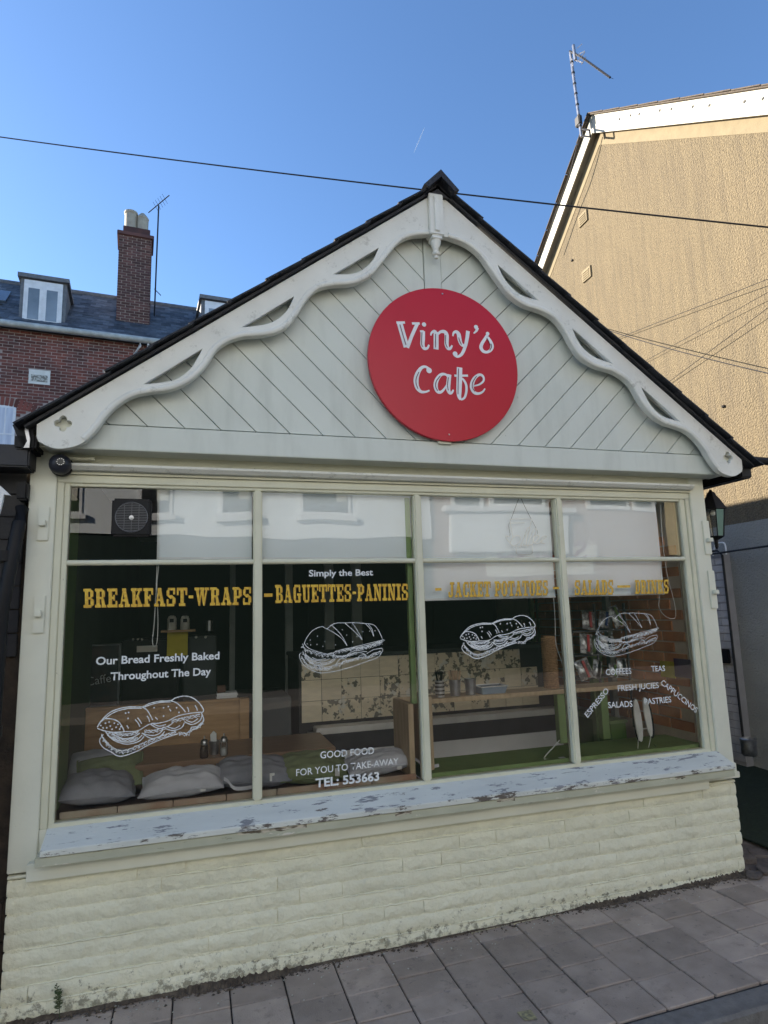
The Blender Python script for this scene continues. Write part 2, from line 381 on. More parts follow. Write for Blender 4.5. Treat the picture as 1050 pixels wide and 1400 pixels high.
rd = MB(); rd.box(-60, 60, -9.2, -1.047, -.7, -.335); tag(rd.build('road', ASPH), kind='structure')
op = MB(); op.box(-60, 60, -11.2, -9.2, -.6, -.22); tag(op.build('opposite_pavement', KERB), kind='structure')
al = MB()                                         # alley: old concrete then the green mat
al.prism([(4.17,.0,-.17),(6.0,.0,-.15),(6.0,.5,-.10),(4.17,.5,-.12)], (0,0,-.2))
tag(al.build('alley_threshold', CONC), kind='structure')
al = MB(); al.prism([(4.17,.5,-.13),(6.0,.5,-.12),(6.0,9,.16),(4.17,9,.16)], (0,0,-.2)); tag(al.build('alley_ground', CONC), kind='structure')
t0, t1 = atz(1016,1143,-.12), atz(1060,1163,-.12)
tf = MB(); tf.prism([(t0.x-.05,t0.y+.1,-.125),(t1.x,t1.y,-.122),(6.0,-.05,-.115),(6.0,6,.105),(4.19,6,.105),(4.19,.4,-.115)], (0,0,.012))
tag(tf.build('green_mat', TURF), 'dark green matting covering the alley floor right of the cafe', 'mat')
for (px, py, s, hh, lab) in ((1022,1176,.07,.045,'small raised stone tucked against the cafe corner at the alley mouth'), (1041,1166,.11,.025,'large flat broken slab beside the green mat at the alley mouth'),
                             (1030,1196,.055,.03,'low chipped stone nearest the paving at the alley mouth'), (1052,1188,.09,.03,'flat brown stone at the right edge of the picture, alley mouth')):
    p = atz(px, py, -.15); m = MB()
    m.prism([(p.x+s*math.cos(a)*random.uniform(.7,1.1), p.y+s*.8*math.sin(a)*random.uniform(.7,1.1), -.165) for a in [k*math.pi/3.5 for k in range(7)]], (random.uniform(-.01,.01),0,hh), bev=.008)
    tag(m.build('loose_stone', CONC), lab, 'stone', 'broken stones at the alley mouth')

# ================================================================= cafe building
cafe = empty('cafe_building', (2.09, 0, -.2), 'small single storey cafe with sage painted gable, scalloped barge boards and four-bay shop window', 'cafe')
GY = .03                                           # glass plane
APX, APZ, SLP = 2.2, 4.145, .755
FT, FB = at(350, 590, -.155).z, at(350, 622, -.155).z
def roofz(x): return APZ - SLP*abs(x-APX)
# --- painted brick plinth wall
MB().box(.006, 4.174, -.0052, .20, -.5, .3745).build('plinth_mortar', MORT, cafe)
nmesh = []
for v in range(8):
    b = bmesh.new(); NX, NZ = 9, 4; L, H = .218, .0655
    gr = [[b.verts.new((L*i/NX, -.011 + random.gauss(0,.0008)*(0 if i in (0,NX) or j in (0,NZ) else 1) + (.0055 if j in (0,NZ) else 0), H*j/NZ + (random.gauss(0,.0020) if j in (0,NZ) else 0))) for j in range(NZ+1)] for i in range(NX+1)]
    for i in range(NX):
        for j in range(NZ): b.faces.new((gr[i][j], gr[i+1][j], gr[i+1][j+1], gr[i][j+1]))
    ed = [e for e in b.edges if e.is_boundary]
    r = bmesh.ops.extrude_edge_only(b, edges=ed)
    for q in r['geom']:
        if isinstance(q, bmesh.types.BMVert): q.co.y = .02
    bmesh.ops.recalc_face_normals(b, faces=b.faces[:])
    me = bpy.data.meshes.new('brick'); b.to_mesh(me); b.free(); me.materials.append(WALLP); me.shade_smooth(); me.set_sharp_from_angle(angle=math.radians(35)); nmesh.append(me)
row = 0; z = -.372
while z < .40:
    x = 0 if row % 2 == 0 else -.1125
    while x < 4.17:
        L = .2235
        a = max(x, 0); c = min(x+L, 4.18)
        hd = (a > x+.01) or (c < x+L-.01)
        if c-a > .04:
            sc = (c-a+(.0006 if random.random() < .75 else -.004))/.218
            zz = z + .0015*math.sin(a*2+row)
            place(random.choice(nmesh), 'brick', cafe, Matrix.Translation((a, random.uniform(-.0018,.0018), zz)) @ Matrix.Diagonal((sc, 1, min(1.04, (.395-z)/.0655) if z+.0655>.395 else 1.06, 1)))
        x += L
    if random.random() < .99:
        xs_ = 0.05
        while xs_ < 4.1:
            ln_ = random.uniform(.12, .7)
            if random.random() < .62:
                n_ = int(ln_/.03)+2; zj = z-.004
                MB().tube([(min(xs_+ln_*q/n_, 4.165), -.0085+random.uniform(-.001,.001), zj+random.uniform(-.0022,.0022)) for q in range(n_+1)], .004, n=6, radii=[max(.0008,.0048*math.sin(math.pi*q/n_)**.4*random.uniform(.7,1.1)) if 0 < q < n_ else .0006 for q in range(n_+1)]).build('paint_ridge', WALLP, cafe, smooth=True)
            xs_ += ln_
    row += 1; z += .0752
# right return of the plinth and side walls
MB().box(4.02, 4.165, .2, 5, -.6, 2.5).build('side_wall', WALLP, cafe)
MB().box(.0, .14, .201, 5, -.6, 2.5).build('side_wall', BROWNW, cafe)
MB().box(.141, 4.019, 4.6, 4.8, -.6, 2.5).build('back_wall', DWALL, cafe)
MB().box(.141, 4.019, .2, 4.6, -.6, -.2).build('floor', IFLOOR, cafe)
MB().box(.141, 4.019, .06, 4.6, 2.46, 2.5).build('ceiling', CEIL, cafe)
MB().box(.141, 4.019, .10, .13, 2.285, 2.46).build('head_lining', CEIL, cafe)
MB().box(.141, .150, .21, 4.6, -.2, 2.459).build('wall_lining', IWALL, cafe)
# --- pilasters
b = MB(); b.box(-.004, .118, -.012, .10, .405, 2.40, bev=.004); b.build('pilaster', PAINT, cafe)
b = MB(); b.box(4.062, 4.185, -.012, .10, .47, 2.40, bev=.004); b.box(4.05, 4.192, -.022, .05, .44, .50, bev=.004); b.build('pilaster', PAINT, cafe)
for (px, py, hh, pl) in ((59,716,58,0),(53,840,62,0)):
    p = at(px, py, -.02); sc = hh/340
    o = MB().box(p.x-.026, p.x+.026, -.022, -.0121, p.z-sc/2, p.z+sc/2, bev=.003).build('shutter_plate', PAINT, cafe)
    MB().box(p.x-.016, p.x+.014, -.045, -.0221, p.z-.012, p.z+.018, bev=.003).build('stud', PAINT, o)
for (px, py, hh) in ((969,735,58),(975,806,64)):
    p = at(px, py, -.02); sc = hh/250
    xx = 4.155
    o = MB().box(xx-.022, xx+.034, -.022, -.0121, p.z-sc/2, p.z+sc/2, bev=.003).build('shutter_plate', PAINT, cafe)
    MB().box(xx-.006, xx+.030, -.05, -.0221, p.z-.03, p.z-.004, bev=.003).build('stud', PAINT, o)
MB().box(.1185, .1515, .0, .10, .405, .5795).build('jamb_foot', PAINT, cafe)
# --- window: frame, mullions, transom, panes
win = MB()
win.box(.1181, .152, .0, .075, .58, 2.275, bev=.003)      # jambs
win.box(.152, .178, .008, .06, .590, 2.262, bev=.003)
win.box(4.028, 4.0619, .0, .075, .58, 2.275, bev=.003)
win.box(3.985, 4.028, .008, .06, .590, 2.262, bev=.004)
win.box(.1181, 4.0619, -.003, .076, 2.244, 2.2865, bev=.003)   # head
win.box(.1785, 3.985, .007, .0601, 2.228, 2.2445, bev=.003)
win.box(.152, 4.028, .004, .065, .574, .598, bev=.003)     # bottom rail
wino = win.build('window_frame', FRAME, cafe)
for xm in (1.127, 2.065, 3.03):
    MB().box(xm-.0235, xm+.0235, -.006, .062, .5981, 2.2279, bev=.008).build('mullion', FRAME, wino)
edges = [.178, 1.1035, 1.1505, 2.0415, 2.0885, 3.0065, 3.0535, 3.985]
for k in range(4):
    a, c = edges[2*k], edges[2*k+1]
    MB().tube([(a+.001, .018, 1.833), (c-.001, .018, 1.833)], .0145, n=12).build('transom_bar', FRAME, wino, smooth=True)
    for (z0, z1) in ((.598, 1.8325), (1.8335, 2.228)):
        ry = random.uniform(-.0015,.0015); rz = random.uniform(-.0012,.0012)
        MB().poly([(a-.004, GY+ry, z0), (c+.004, GY-ry+rz, z0), (c+.004, GY-ry, z1), (a-.004, GY+ry-rz, z1)]).build('pane', PANE, wino)
# --- sill
sp_ = [(.152,.004,.582),(.152,-.135,.525),(.152,-.135,.497),(.152,.004,.497)]
b = MB(); b.prism([(p[0], p[1], p[2]) for p in sp_], (3.92,0,0), bev=.003)
# jagged worn lip
sill = b.build('sill', SILL, cafe)
b = MB(); b.box(.131, 4.075, -.124, .0, .452, .4965, bev=.004); b.build('sill_nosing', SILLE, sill)
for (x0, x1) in ((1.02,1.36),(1.83,1.92),(2.42,2.53),(3.62,3.69)):
    pts = [(x0, .4955)] + [(x0+(x1-x0)*k/8, .4955+random.uniform(-.002,.002)) for k in range(1,8)] + [(x1,.4955)]
    pts += [(x0+(x1-x0)*k/8, .4955-random.uniform(.010,.020)) for k in range(8,-1,-1)]
    MB().prism([(q[0], -.1262, q[1]) for q in pts], (0,.003,0)).build('bare_wood_chip', mat('weathered_wood', (.55,.50,.40), (.12,.10,.07), rough=.9, scale=16, stretch=(1,5,5), lo=.45, hi=.55), sill)
b = MB(); b.box(.085, 3.93, -.058, .005, .375, .4515, bev=.004); b.build('apron_board', SILLE if False else PAINT, cafe)
b = MB(); b.box(3.931, 4.19, -.045, .005, .415, .4515, bev=.004); b.build('apron_board', PAINT, cafe)
# --- over-window moulding and fascia
MB().box(.119, 4.061, -.018, .10, 2.287, 2.30).build('head_board', FRAME, cafe)
b = MB(); b.prism([(.105,.02,2.300),(.105,-.045,2.303),(.105,-.068,2.322),(.105,-.068,2.334),(.105,.02,2.345)], (3.955,0,0), bev=.002); b.build('drip_moulding', SILL if False else BARGE, cafe)
MB().box(-.003, 4.184, .0, .10, 2.3451, FB+.009).build('head_panel', FRAME, cafe)
MB().box(.08, 4.26, -.138, .005, FB, FT, bev=.003).build('fascia_board', BOARD, cafe)
MB().box(.0, 4.26, -.1, .09, FB+.01, FB+.03).build('fascia_soffit', FRAME, cafe)
# gable backing behind the boards
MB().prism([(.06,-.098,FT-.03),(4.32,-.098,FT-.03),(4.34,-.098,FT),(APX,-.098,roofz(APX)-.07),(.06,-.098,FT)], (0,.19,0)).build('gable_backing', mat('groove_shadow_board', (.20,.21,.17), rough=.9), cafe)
# diagonal boards, clipped to each half of the gable
def clip(poly, hps):
    for (nx, nz, d) in hps:                      # keep nx*x+nz*z <= d
        out = []
        for i in range(len(poly)):
            p, q = poly[i], poly[(i+1)%len(poly)]
            a, c = nx*p[0]+nz*p[1]-d, nx*q[0]+nz*q[1]-d
            if a <= 0: out.append(p)
            if a*c < 0:
                t = a/(a-c); out.append((p[0]+(q[0]-p[0])*t, p[1]+(q[1]-p[1])*t))
        poly = out
        if len(poly) < 3: return []
    return poly
CW = .058
jl = at(255, 584, -.12).x                          # one known joint at the fascia top
WV = (at(530, 601, -.12).x - at(255, 584, -.12).x)/6
for side in (-1, 1):
    hps = [(0,-1,-FT-.009), (-SLP*side*-1 if False else SLP*side, 1, APZ-.05+SLP*side*APX), (-side, 0, -(APX-.02)*side-CW)]
    for k in range(-16, 30):
        wv = WV; gp = .0026
        s0 = k*wv+gp; s1 = (k+1)*wv-gp
        if side < 0: A = [(jl+s0, FT),(jl+s1, FT),(jl+s1-2.6, FT+2.6),(jl+s0-2.6, FT+2.6)]
        else:
            jr = 2*(APX-.02)-jl; A = [(jr-s0, FT),(jr-s1, FT),(jr-s1+2.6, FT+2.6),(jr-s0+2.6, FT+2.6)]
        P = clip(A, hps)
        if len(P) >= 3:
            ar = abs(sum(P[i][0]*P[(i+1)%len(P)][1]-P[(i+1)%len(P)][0]*P[i][1] for i in range(len(P))))/2
            if ar > .0015: MB().prism([(p[0], -.120, p[1]) for p in P], (0,.019,0), bev=.0022).build('gable_board', BOARD, cafe)
MB().box(APX-.02-CW+.003, APX-.02+CW-.003, -.127, -.099, FT+.0016, 4.0, bev=.003).build('centre_board', BOARD, cafe)
# --- barge boards
BY0, BY1 = -.205, -.165
wave = [(588,320.7),(563,322.7),(545,331.7),(531.7,346.7),(520,361.7),(506.7,376.7),(483,388),(453,390.5),(433,396.7),(418,411.7),(406.7,430),(393,446.7),(371,456.7),(348,459.5),(333,460.5),(313,466.7),(296.7,478),(286.7,493),(275,508),(256.7,523),(233,533),(206.7,536.7),(183,541.7),(163,553),(146.7,568),(133,586.7),(116.7,603),(96.7,611.7),(73,613),(52,603)]
holes = [[(455,375),(518,338.5),(510,355),(498,367),(483,374)], [(330,447.5),(402,405),(394,422),(381.7,435),(362,443.5)], [(195,525.5),(277,476.5),(262,502),(246,515.5),(230,521.5)]]
W2 = [at(x, y, BY0) for x, y in wave]; W2 = [(p.x, p.z) for p in W2]
sm = [(p.x, p.y) for p in spline([(a, c, 0) for a, c in W2], 4)]
top = [(.055, 2.425), (.055, 2.488), (APX, APZ-.065)]
outl = sm + [(.058, 2.425), (.056, APZ-.040-SLP*(APX-.056)), (APX-.02, APZ-.040-SLP*.02)]
outl = [q for q in outl]
outl.append((APX-.02, sm[0][1]+.0))
HL = []
for h in holes:
    q = [at(x, y, BY0) for x, y in h]; q = [(p.x, p.z) for p in q]
    lo = spline([(p[0], p[1], 0) for p in q[1:]+[q[0]]], 5)
    HL.append([q[0]] + [(p.x, p.y) for p in lo[:-1]])
qc = at(86, 579, BY0); R_ = .0235
qf = []
for k in range(4):
    a0 = k*math.pi/2 + math.radians(0)
    cx_, cz_ = qc.x+R_*.98*math.cos(a0), qc.z+R_*.98*math.sin(a0)
    for j in range(9):
        a = a0 - math.radians(112) + math.radians(224)*j/8; qf.append((cx_+R_*.72*math.cos(a), cz_+R_*.72*math.sin(a)))
def mir(L): return [(2*APX-.0-x, z) for x, z in L]
for side in (-1, 1):
    loops = [outl]+HL+[qf]
    if side > 0: loops = [mir(L) for L in loops]
    me = curve_mesh(loops, BY0, BY1, bev=.002)
    bo = mesh_obj('barge_board', me, BARGE, cafe)
    # raised rounded rib following the scalloped edge
    rib = [(x, z) for x, z in sm]
    if side > 0: rib = mir(rib)
    cxm, N_ = [], len(rib)
    pts = []
    for i, (x, z) in enumerate(rib):
        a = rib[max(i-1,0)]; c = rib[min(i+1,N_-1)]; tx, tz = c[0]-a[0], c[1]-a[1]; L = math.hypot(tx,tz) or 1
        nx, nz = -tz/L, tx/L
        if nz < 0 and abs(nz) > .05: nx, nz = -nx, -nz
        s = 1 if side < 0 else 1
        pts.append((x, z, nx, nz))
    # keep normals consistent (pointing up into the board)
    last = None; P3 = []
    for (x, z, nx, nz) in pts:
        if last and nx*last[0]+nz*last[1] < 0: nx, nz = -nx, -nz
        last = (nx, nz); P3.append((x+nx*.0155, BY0-.002, z+nz*.0155))
    m = MB(); m.tube(P3[:-12], .0155, n=10); m.bm.transform(Matrix.Translation((0,BY0,0)) @ Matrix.Diagonal((1,.6,1,1)) @ Matrix.Translation((0,-BY0,0)))
    m.build('scalloped_rib', BARGE, bo, smooth=True)
    # blind backing behind the quatrefoil
    c = qc.x if side < 0 else 2*APX-qc.x
    MB().box(c-.06, c+.06, BY1+.001, BY1+.012, qc.z-.05, qc.z+.05).build('backing_piece', PAINT, bo)
# king post pendant
kx = APX-.02
kp = MB(); kp.box(kx-.047, kx+.047, -.232, -.15, 3.80, 4.075, bev=.005); kp.box(kx-.018, kx+.018, -.240, -.2321, 3.82, 4.06, bev=.004)
kp.box(kx-.033, kx+.033, -.228, -.15, 3.775, 3.80, bev=.004)
kpo = kp.build('king_post', BARGE, cafe)
MB().lathe([(.0,-.115),(.012,-.11),(.013,-.095),(.022,-.09),(.026,-.078),(.016,-.068),(.018,-.05),(.030,-.02),(.034,.0)], (kx, -.192, 3.774), n=16).build('pendant', BARGE, kpo, smooth=True)
# --- roof
for side in (-1, 1):
    n = Vector((side*SLP, 0, 1)).normalized(); dn = Vector((side, 0, -SLP)).normalized()
    apex = Vector((APX, 0, APZ)); Lr = 2.83 if side > 0 else 2.79
    o = MB().prism([apex+Vector((0,-.225,0))-n*.012, apex+Vector((0,4.9,0))-n*.012, apex+dn*(Lr-.03)+Vector((0,4.9,0))-n*.012, apex+dn*(Lr-.03)+Vector((0,-.225,0))-n*.012], tuple(n*-.012)).build('roof_slope', DARK, cafe)
    k = 0; s = .10
    while s < Lr:
        e = min(s+.245, Lr+.0)
        for j in range(10):
            y0 = -.262+j*.5 + random.uniform(-.008,.008)*(j == 0); y1 = y0+.495
            lift0 = .0; lift1 = .012
            jt = random.uniform(-.002, .002)
            a = apex+dn*(s-.02)+n*(-.009+jt); c = apex+dn*(e+random.uniform(-.006,.006))+n*(.000+jt)
            MB().prism([a+Vector((0,y0,0)), a+Vector((0,y1,0)), c+Vector((0,y1,0)), c+Vector((0,y0,0))], tuple(n*.008)).build('slate', SLATEF, o)
        s = e
        if e >= Lr: break
    MB().box(*( (-.045,.05) if side < 0 else (4.36, 4.46)), -.17, 4.9, 2.37, 2.445, bev=.01).build('eaves_gutter', BLACK, cafe)
    # undercloak dark board just under the slates at the verge
    a = apex-n*.0245
    # soffit closing the verge
    MB().prism([a+Vector((0,-.16,0)), a+dn*(Lr-.04)+Vector((0,-.16,0)), a+dn*(Lr-.04)+Vector((0,-.10,0)), a+Vector((0,-.10,0))], tuple(n*-.010)).build('verge_soffit', DARK, cafe)
MB().prism([(APX-.115,-.285,APZ-.062),(APX,-.285,APZ+.058),(APX+.115,-.285,APZ-.062),(APX+.085,-.285,APZ-.075),(APX,-.285,APZ+.01),(APX-.085,-.285,APZ-.075)], (0,5.1,0)).build('ridge_tile', SLATEF, cafe)
MB().prism([(APX-.10,-.225,APZ-.085),(APX,-.225,APZ+.012),(APX+.10,-.225,APZ-.085)], (0,.05,0)).build('apex_infill', DARK, cafe)
# torn lead flashing by the left eave
fp = [(33,575),(36,571),(38,585),(41,600),(40,612),(32,612),(37,603),(34,590)]
MB().prism([tuple(at(x, y, -.19)) for x, y in fp], (0,.01,0)).build('lead_flashing', METAL, cafe)
MB().prism([tuple(at(x, y, -.17)) for x, y in ((17,581),(45,566),(46,612),(30,613))], (0,.03,0)).build('eaves_end_board', BLACK, cafe)
b = MB(); b.tube([atx(1008,652,4.42)+Vector((0,-.02,0)), Vector((4.5,-.16,2.5)), at(1062,632,-.16)], .028, n=10)
tag(b.build('black_waste_pipe', BLACK), 'black pipe running off the cafe eave to the right edge', 'pipe')

# --- lettering on glass (parts of the cafe)
G = {
'A':(1.0,[('q',(.14,.1),(.28,.1),(.50,.92),(.38,.92)),('q',(.40,.96),(.62,.96),(.90,.1),(.60,.1)),('r',.26,.72,.30,.42),('r',.32,.66,.86,1),('r',0,.40,0,.15),('r',.54,1,0,.15)]),
'B':(.88,[('r',.12,.40,0,1),('r',0,.66,0,.15),('r',0,.64,.85,1),('r',.3,.66,.44,.57),('q',(.60,.04),(.86,.14),(.86,.42),(.60,.54)),('q',(.58,.50),(.83,.60),(.83,.88),(.58,.97))]),
'C':(.88,[('q',(.06,.16),(.30,.02),(.34,.98),(.06,.84)),('r',.2,.74,.86,1),('r',.2,.74,0,.14),('r',.68,.84,.60,1),('r',.66,.86,.08,.34)]),
'D':(.90,[('r',.12,.40,0,1),('r',0,.66,0,.15),('r',0,.66,.85,1),('q',(.60,.03),(.88,.15),(.88,.85),(.60,.97))]),
'E':(.88,[('r',.12,.40,0,1),('r',0,.86,0,.15),('r',0,.86,.85,1),('r',.3,.62,.43,.57),('r',.71,.86,0,.34),('r',.71,.86,.66,1),('r',.54,.64,.34,.66)]),
'F':(.86,[('r',.12,.40,0,1),('r',0,.54,0,.15),('r',0,.86,.85,1),('r',.3,.62,.41,.55),('r',.71,.86,.64,1),('r',.54,.64,.32,.64)]),
'G':(.96,[('q',(.06,.16),(.30,.02),(.34,.98),(.06,.84)),('r',.2,.74,.86,1),('r',.2,.8,0,.14),('r',.68,.84,.60,1),('r',.60,.86,.02,.45),('r',.48,.96,.38,.51)]),
'I':(.58,[('r',.15,.43,0,1),('r',0,.58,0,.15),('r',0,.58,.85,1)]),
'J':(.80,[('r',.36,.64,.08,1),('r',.2,.80,.85,1),('r',.1,.5,0,.15),('r',0,.2,.04,.36)]),
'K':(1.0,[('r',.12,.38,0,1),('r',0,.50,0,.15),('r',0,.50,.85,1),('q',(.36,.36),(.50,.36),(.84,.88),(.66,.88)),('q',(.46,.62),(.60,.70),(.94,.1),(.64,.1)),('r',.56,.96,.85,1),('r',.56,1,0,.15)]),
'L':(.86,[('r',.12,.40,0,1),('r',0,.86,0,.15),('r',0,.54,.85,1),('r',.70,.86,0,.42)]),
'N':(1.02,[('r',.12,.28,.05,1),('r',.74,.90,0,.95),('q',(.10,1),(.40,1),(.90,0),(.66,0)),('r',0,.34,.85,1),('r',.60,1.02,.85,1),('r',0,.42,0,.15)]),
'O':(.92,[('q',(.04,.18),(.30,.03),(.34,.97),(.04,.82)),('q',(.60,.03),(.88,.18),(.88,.82),(.58,.97)),('r',.22,.70,.87,1),('r',.22,.70,0,.13)]),
'P':(.88,[('r',.12,.40,0,1),('r',0,.56,0,.15),('r',0,.66,.85,1),('r',.3,.66,.38,.51),('q',(.60,.38),(.87,.52),(.87,.86),(.60,.98))]),
'R':(.96,[('r',.12,.40,0,1),('r',0,.50,0,.15),('r',0,.64,.85,1),('r',.3,.64,.44,.56),('q',(.58,.45),(.84,.58),(.84,.88),(.58,.98)),('q',(.52,.50),(.74,.50),(.88,.08),(.60,.08)),('r',.58,.96,0,.14)]),
'S':(.88,[('r',.16,.66,.87,1),('r',.2,.72,0,.13),('q',(.04,.58),(.26,.50),(.30,.97),(.04,.84)),('q',(.56,.04),(.84,.16),(.84,.44),(.58,.54)),('q',(.10,.56),(.5,.62),(.78,.46),(.36,.40)),('r',.64,.80,.64,1),('r',.04,.20,0,.38)]),
'T':(.94,[('r',.33,.61,0,1),('r',0,.94,.85,1),('r',0,.15,.60,1),('r',.79,.94,.60,1),('r',.18,.76,0,.15)]),
'U':(.98,[('q',(.14,.12),(.40,.02),(.40,1),(.12,1)),('q',(.68,.02),(.84,.14),(.84,1),(.68,1)),('r',.26,.74,0,.14),('r',0,.50,.85,1),('r',.58,.98,.85,1)]),
'W':(1.34,[('q',(.10,.95),(.38,.95),(.50,0),(.36,0)),('q',(.36,0),(.48,0),(.72,.95),(.60,.95)),('q',(.56,.95),(.84,.95),(.94,0),(.80,0)),('q',(.80,0),(.92,0),(1.20,.95),(1.06,.95)),('r',0,.46,.85,1),('r',.94,1.34,.85,1),('r',.52,.88,.85,1)]),
'-':(.50,[('r',.04,.46,.42,.57)]), ' ':(.42,[])}
def slab_text(txt, b0, b1, t0, t1, name='lettering'):
    """slab-serif letters between two baseline points and two cap-line points, on the glass"""
    y = GY-.0032
    b0, b1, t0, t1 = [at(p[0], p[1], y) for p in (b0, b1, t0, t1)]
    tot = sum(G[c][0]+.10 for c in txt)-.10
    hh = ((t0-b0).length+(t1-b1).length)/2
    for lay, (m, dx, dz, yo) in enumerate(((GOLDS, .0032, -.0022, .0018), (GOLD, 0, 0, 0))):
        mb = MB(); x = 0; i = 0
        def pt(u, v, yy):
            u = u/tot
            p = b0.lerp(b1, u).lerp(t0.lerp(t1, u), v); return (p.x+dx, yy, p.z+dz)
        for c in txt:
            wd, prs = G[c]
            for k, pr in enumerate(prs):
                yy = y+yo-.00011*k
                if pr[0] == 'r': q = [(pr[1],pr[3]),(pr[2],pr[3]),(pr[2],pr[4]),(pr[1],pr[4])]
                else: q = pr[1:]
                mb.poly([pt(x+a, v, yy) for a, v in q])
            x += wd+.10
        o = mb.build(name if lay else 'letter_shade', m, cafe)
slab_text('BREAKFAST-WRAPS', (114.3,831), (344,826.7), (114,805), (344,802.5))
slab_text('BAGUETTES-PANINIS', (376.6,824.5), (558.4,820.3), (376,799.7), (558,798))
slab_text('JACKET POTATOES', (613.2,816.8), (749.2,813.7), (613,796), (749,793.3))
slab_text('SALADS', (785.4,813.5), (838.7,812.7), (785.2,793.3), (838.5,792.7))
slab_text('DRINKS', (868.3,811.8), (914.7,811.3), (868,793), (914,792.5))
for (a, c, z0, z1) in ((361,372.5,816,811.3),(595,603.5,807.6,803.8),(756,764,805.6,802.3),(844,861.6,803.6,800)):
    p = at(a, z0, GY-.003); q = at(c, z1, GY-.003)
    MB().poly([(p.x,GY-.0032,p.z),(q.x,GY-.0032,p.z),(q.x,GY-.0032,q.z),(p.x,GY-.0032,q.z)]).build('lettering', GOLD, cafe)
def glass_text(txt, a, c, hpx, bold=.012):
    p, q = at(a[0], a[1], GY-.003), at(c[0], c[1], GY-.003)
    sc = (at(a[0], a[1]-hpx, GY).z - p.z)
    mesh_obj('lettering', text_mesh(txt, p, q, sc, bold), VWHITE, cafe)
for t in (('Our Bread Freshly Baked',(131,909),(300,901),10.6,.022),('Throughout The Day',(151,930),(288.5,922.5),10.6,.022),('Simply the Best',(422.5,788),(510,786.5),8.6,.02),
          ('GOOD FOOD',(438,1037),(511.5,1030.5),9.6,.01),('FOR YOU TO TAKE-AWAY',(405,1061),(545,1045),9.6,.006),('TEL: 553663',(431.5,1076.5),(518.7,1066.7),12,.03),
          ('COFFEES',(828.5,923),(863.5,921),8.2,.012),('TEAS',(890.6,918),(909.4,917.4),7.6,.012),('FRESH JUCIES',(845,945),(901,940.5),8.2,.012),
          ('SALADS',(831.5,968),(865,966),8.4,.014),('PASTRIES',(881.5,963.5),(918,960),8.4,.014),('ESPRESSO',(803.5,981.5),(833,945),8.2,.012),('CAPPUCCINOS',(903,935),(951.5,975),8,.012)):
    glass_text(*t)
# --- sandwich line drawings
def arcs(base, amp, wl, seed):
    rnd = random.Random(seed); P = spline([(a, c, 0) for a, c in base], 16); out = []; s = 0; last = P[0]
    for p in P:
        s += (p-last).length; last = p
        out.append((p.x+math.cos(s/wl)*amp*.9+rnd.uniform(-.15,.15)*amp, p.y+math.sin(s/wl*1.0)*amp+rnd.uniform(-.2,.2)*amp))
    return out
def densify(pts, st=5):
    out = [pts[0]]
    for a, c in zip(pts[:-1], pts[1:]):
        n = max(1, int(math.hypot(c[0]-a[0], c[1]-a[1])/st))
        out += [(a[0]+(c[0]-a[0])*k/n, a[1]+(c[1]-a[1])*k/n) for k in range(1, n+1)]
    return out
SA = dict(lines=[[(80,335),(110,285),(180,215),(260,180),(350,163),(460,163),(520,135),(610,115),(700,110),(740,88),(810,72),(880,85),(940,130),(978,190),(958,215)],
    [(110,290),(190,228),(270,192),(360,176),(455,176)],[(480,165),(540,142),(620,124),(700,122)],
    [(80,335),(130,270),(200,265),(260,290),(295,340),(308,372)],[(80,345),(140,365),(220,378),(308,374)],
    [(462,165),(500,190),(528,235),(548,275)],[(702,112),(750,130),(795,170),(825,208)],
    [(308,372),(420,365),(520,310),(600,300),(680,280),(760,240),(860,218),(958,208)],
    [(150,372),(200,425),(300,460),(400,450),(460,400)],[(165,400),(230,450),(330,478),(430,455),(475,412)],[(205,395),(300,430),(380,420),(440,385)],
    [(470,395),(540,430),(610,412),(650,370)],[(455,385),(540,405),(600,390),(640,350)],[(530,310),(600,345),(680,325),(725,290)],[(540,300),(600,325),(660,312)],
    [(650,345),(720,362),(790,340),(815,300)],[(670,330),(730,345),(780,320)],[(815,288),(880,312),(945,280),(965,235)],[(830,275),(880,292),(930,262)],
    [(130,395),(100,450),(130,505),(200,545),(250,576),(310,575),(420,535),(520,480),(640,430),(760,390)],[(960,215),(978,280),(930,335),(880,360)],
    [(420,255),(440,280),(455,305)],[(400,270),(425,300),(440,330)],[(500,240),(515,262),(522,290)],[(840,165),(850,185),(852,205)],[(905,150),(920,175),(925,195)],[(690,180),(702,200)],[(330,320),(345,345)],[(570,250),(590,270)]],
    waves=[([(125,430),(160,480),(230,530),(300,545),(400,510),(500,465)],14,5,1),([(110,400),(130,440),(170,480)],8,4,2),([(500,460),(620,415),(740,380)],7,5,3),([(760,385),(800,395),(850,390),(875,350),(930,335),(975,290)],12,6,4),([(165,380),(300,400),(430,380)],7,4,5),([(470,370),(560,370),(650,340)],9,5,6),([(700,290),(800,265),(940,235)],9,5,7),([(190,415),(300,445),(420,430)],5,4,8)],
    seeds=[(110,320),(130,340),(150,300),(160,340),(180,290),(190,325),(205,352),(225,300),(240,335),(255,310),(270,350),(280,330),(320,215),(340,260),(345,210),(560,170),(640,170),(680,160),(750,170),(770,210),(640,240)], st=1)
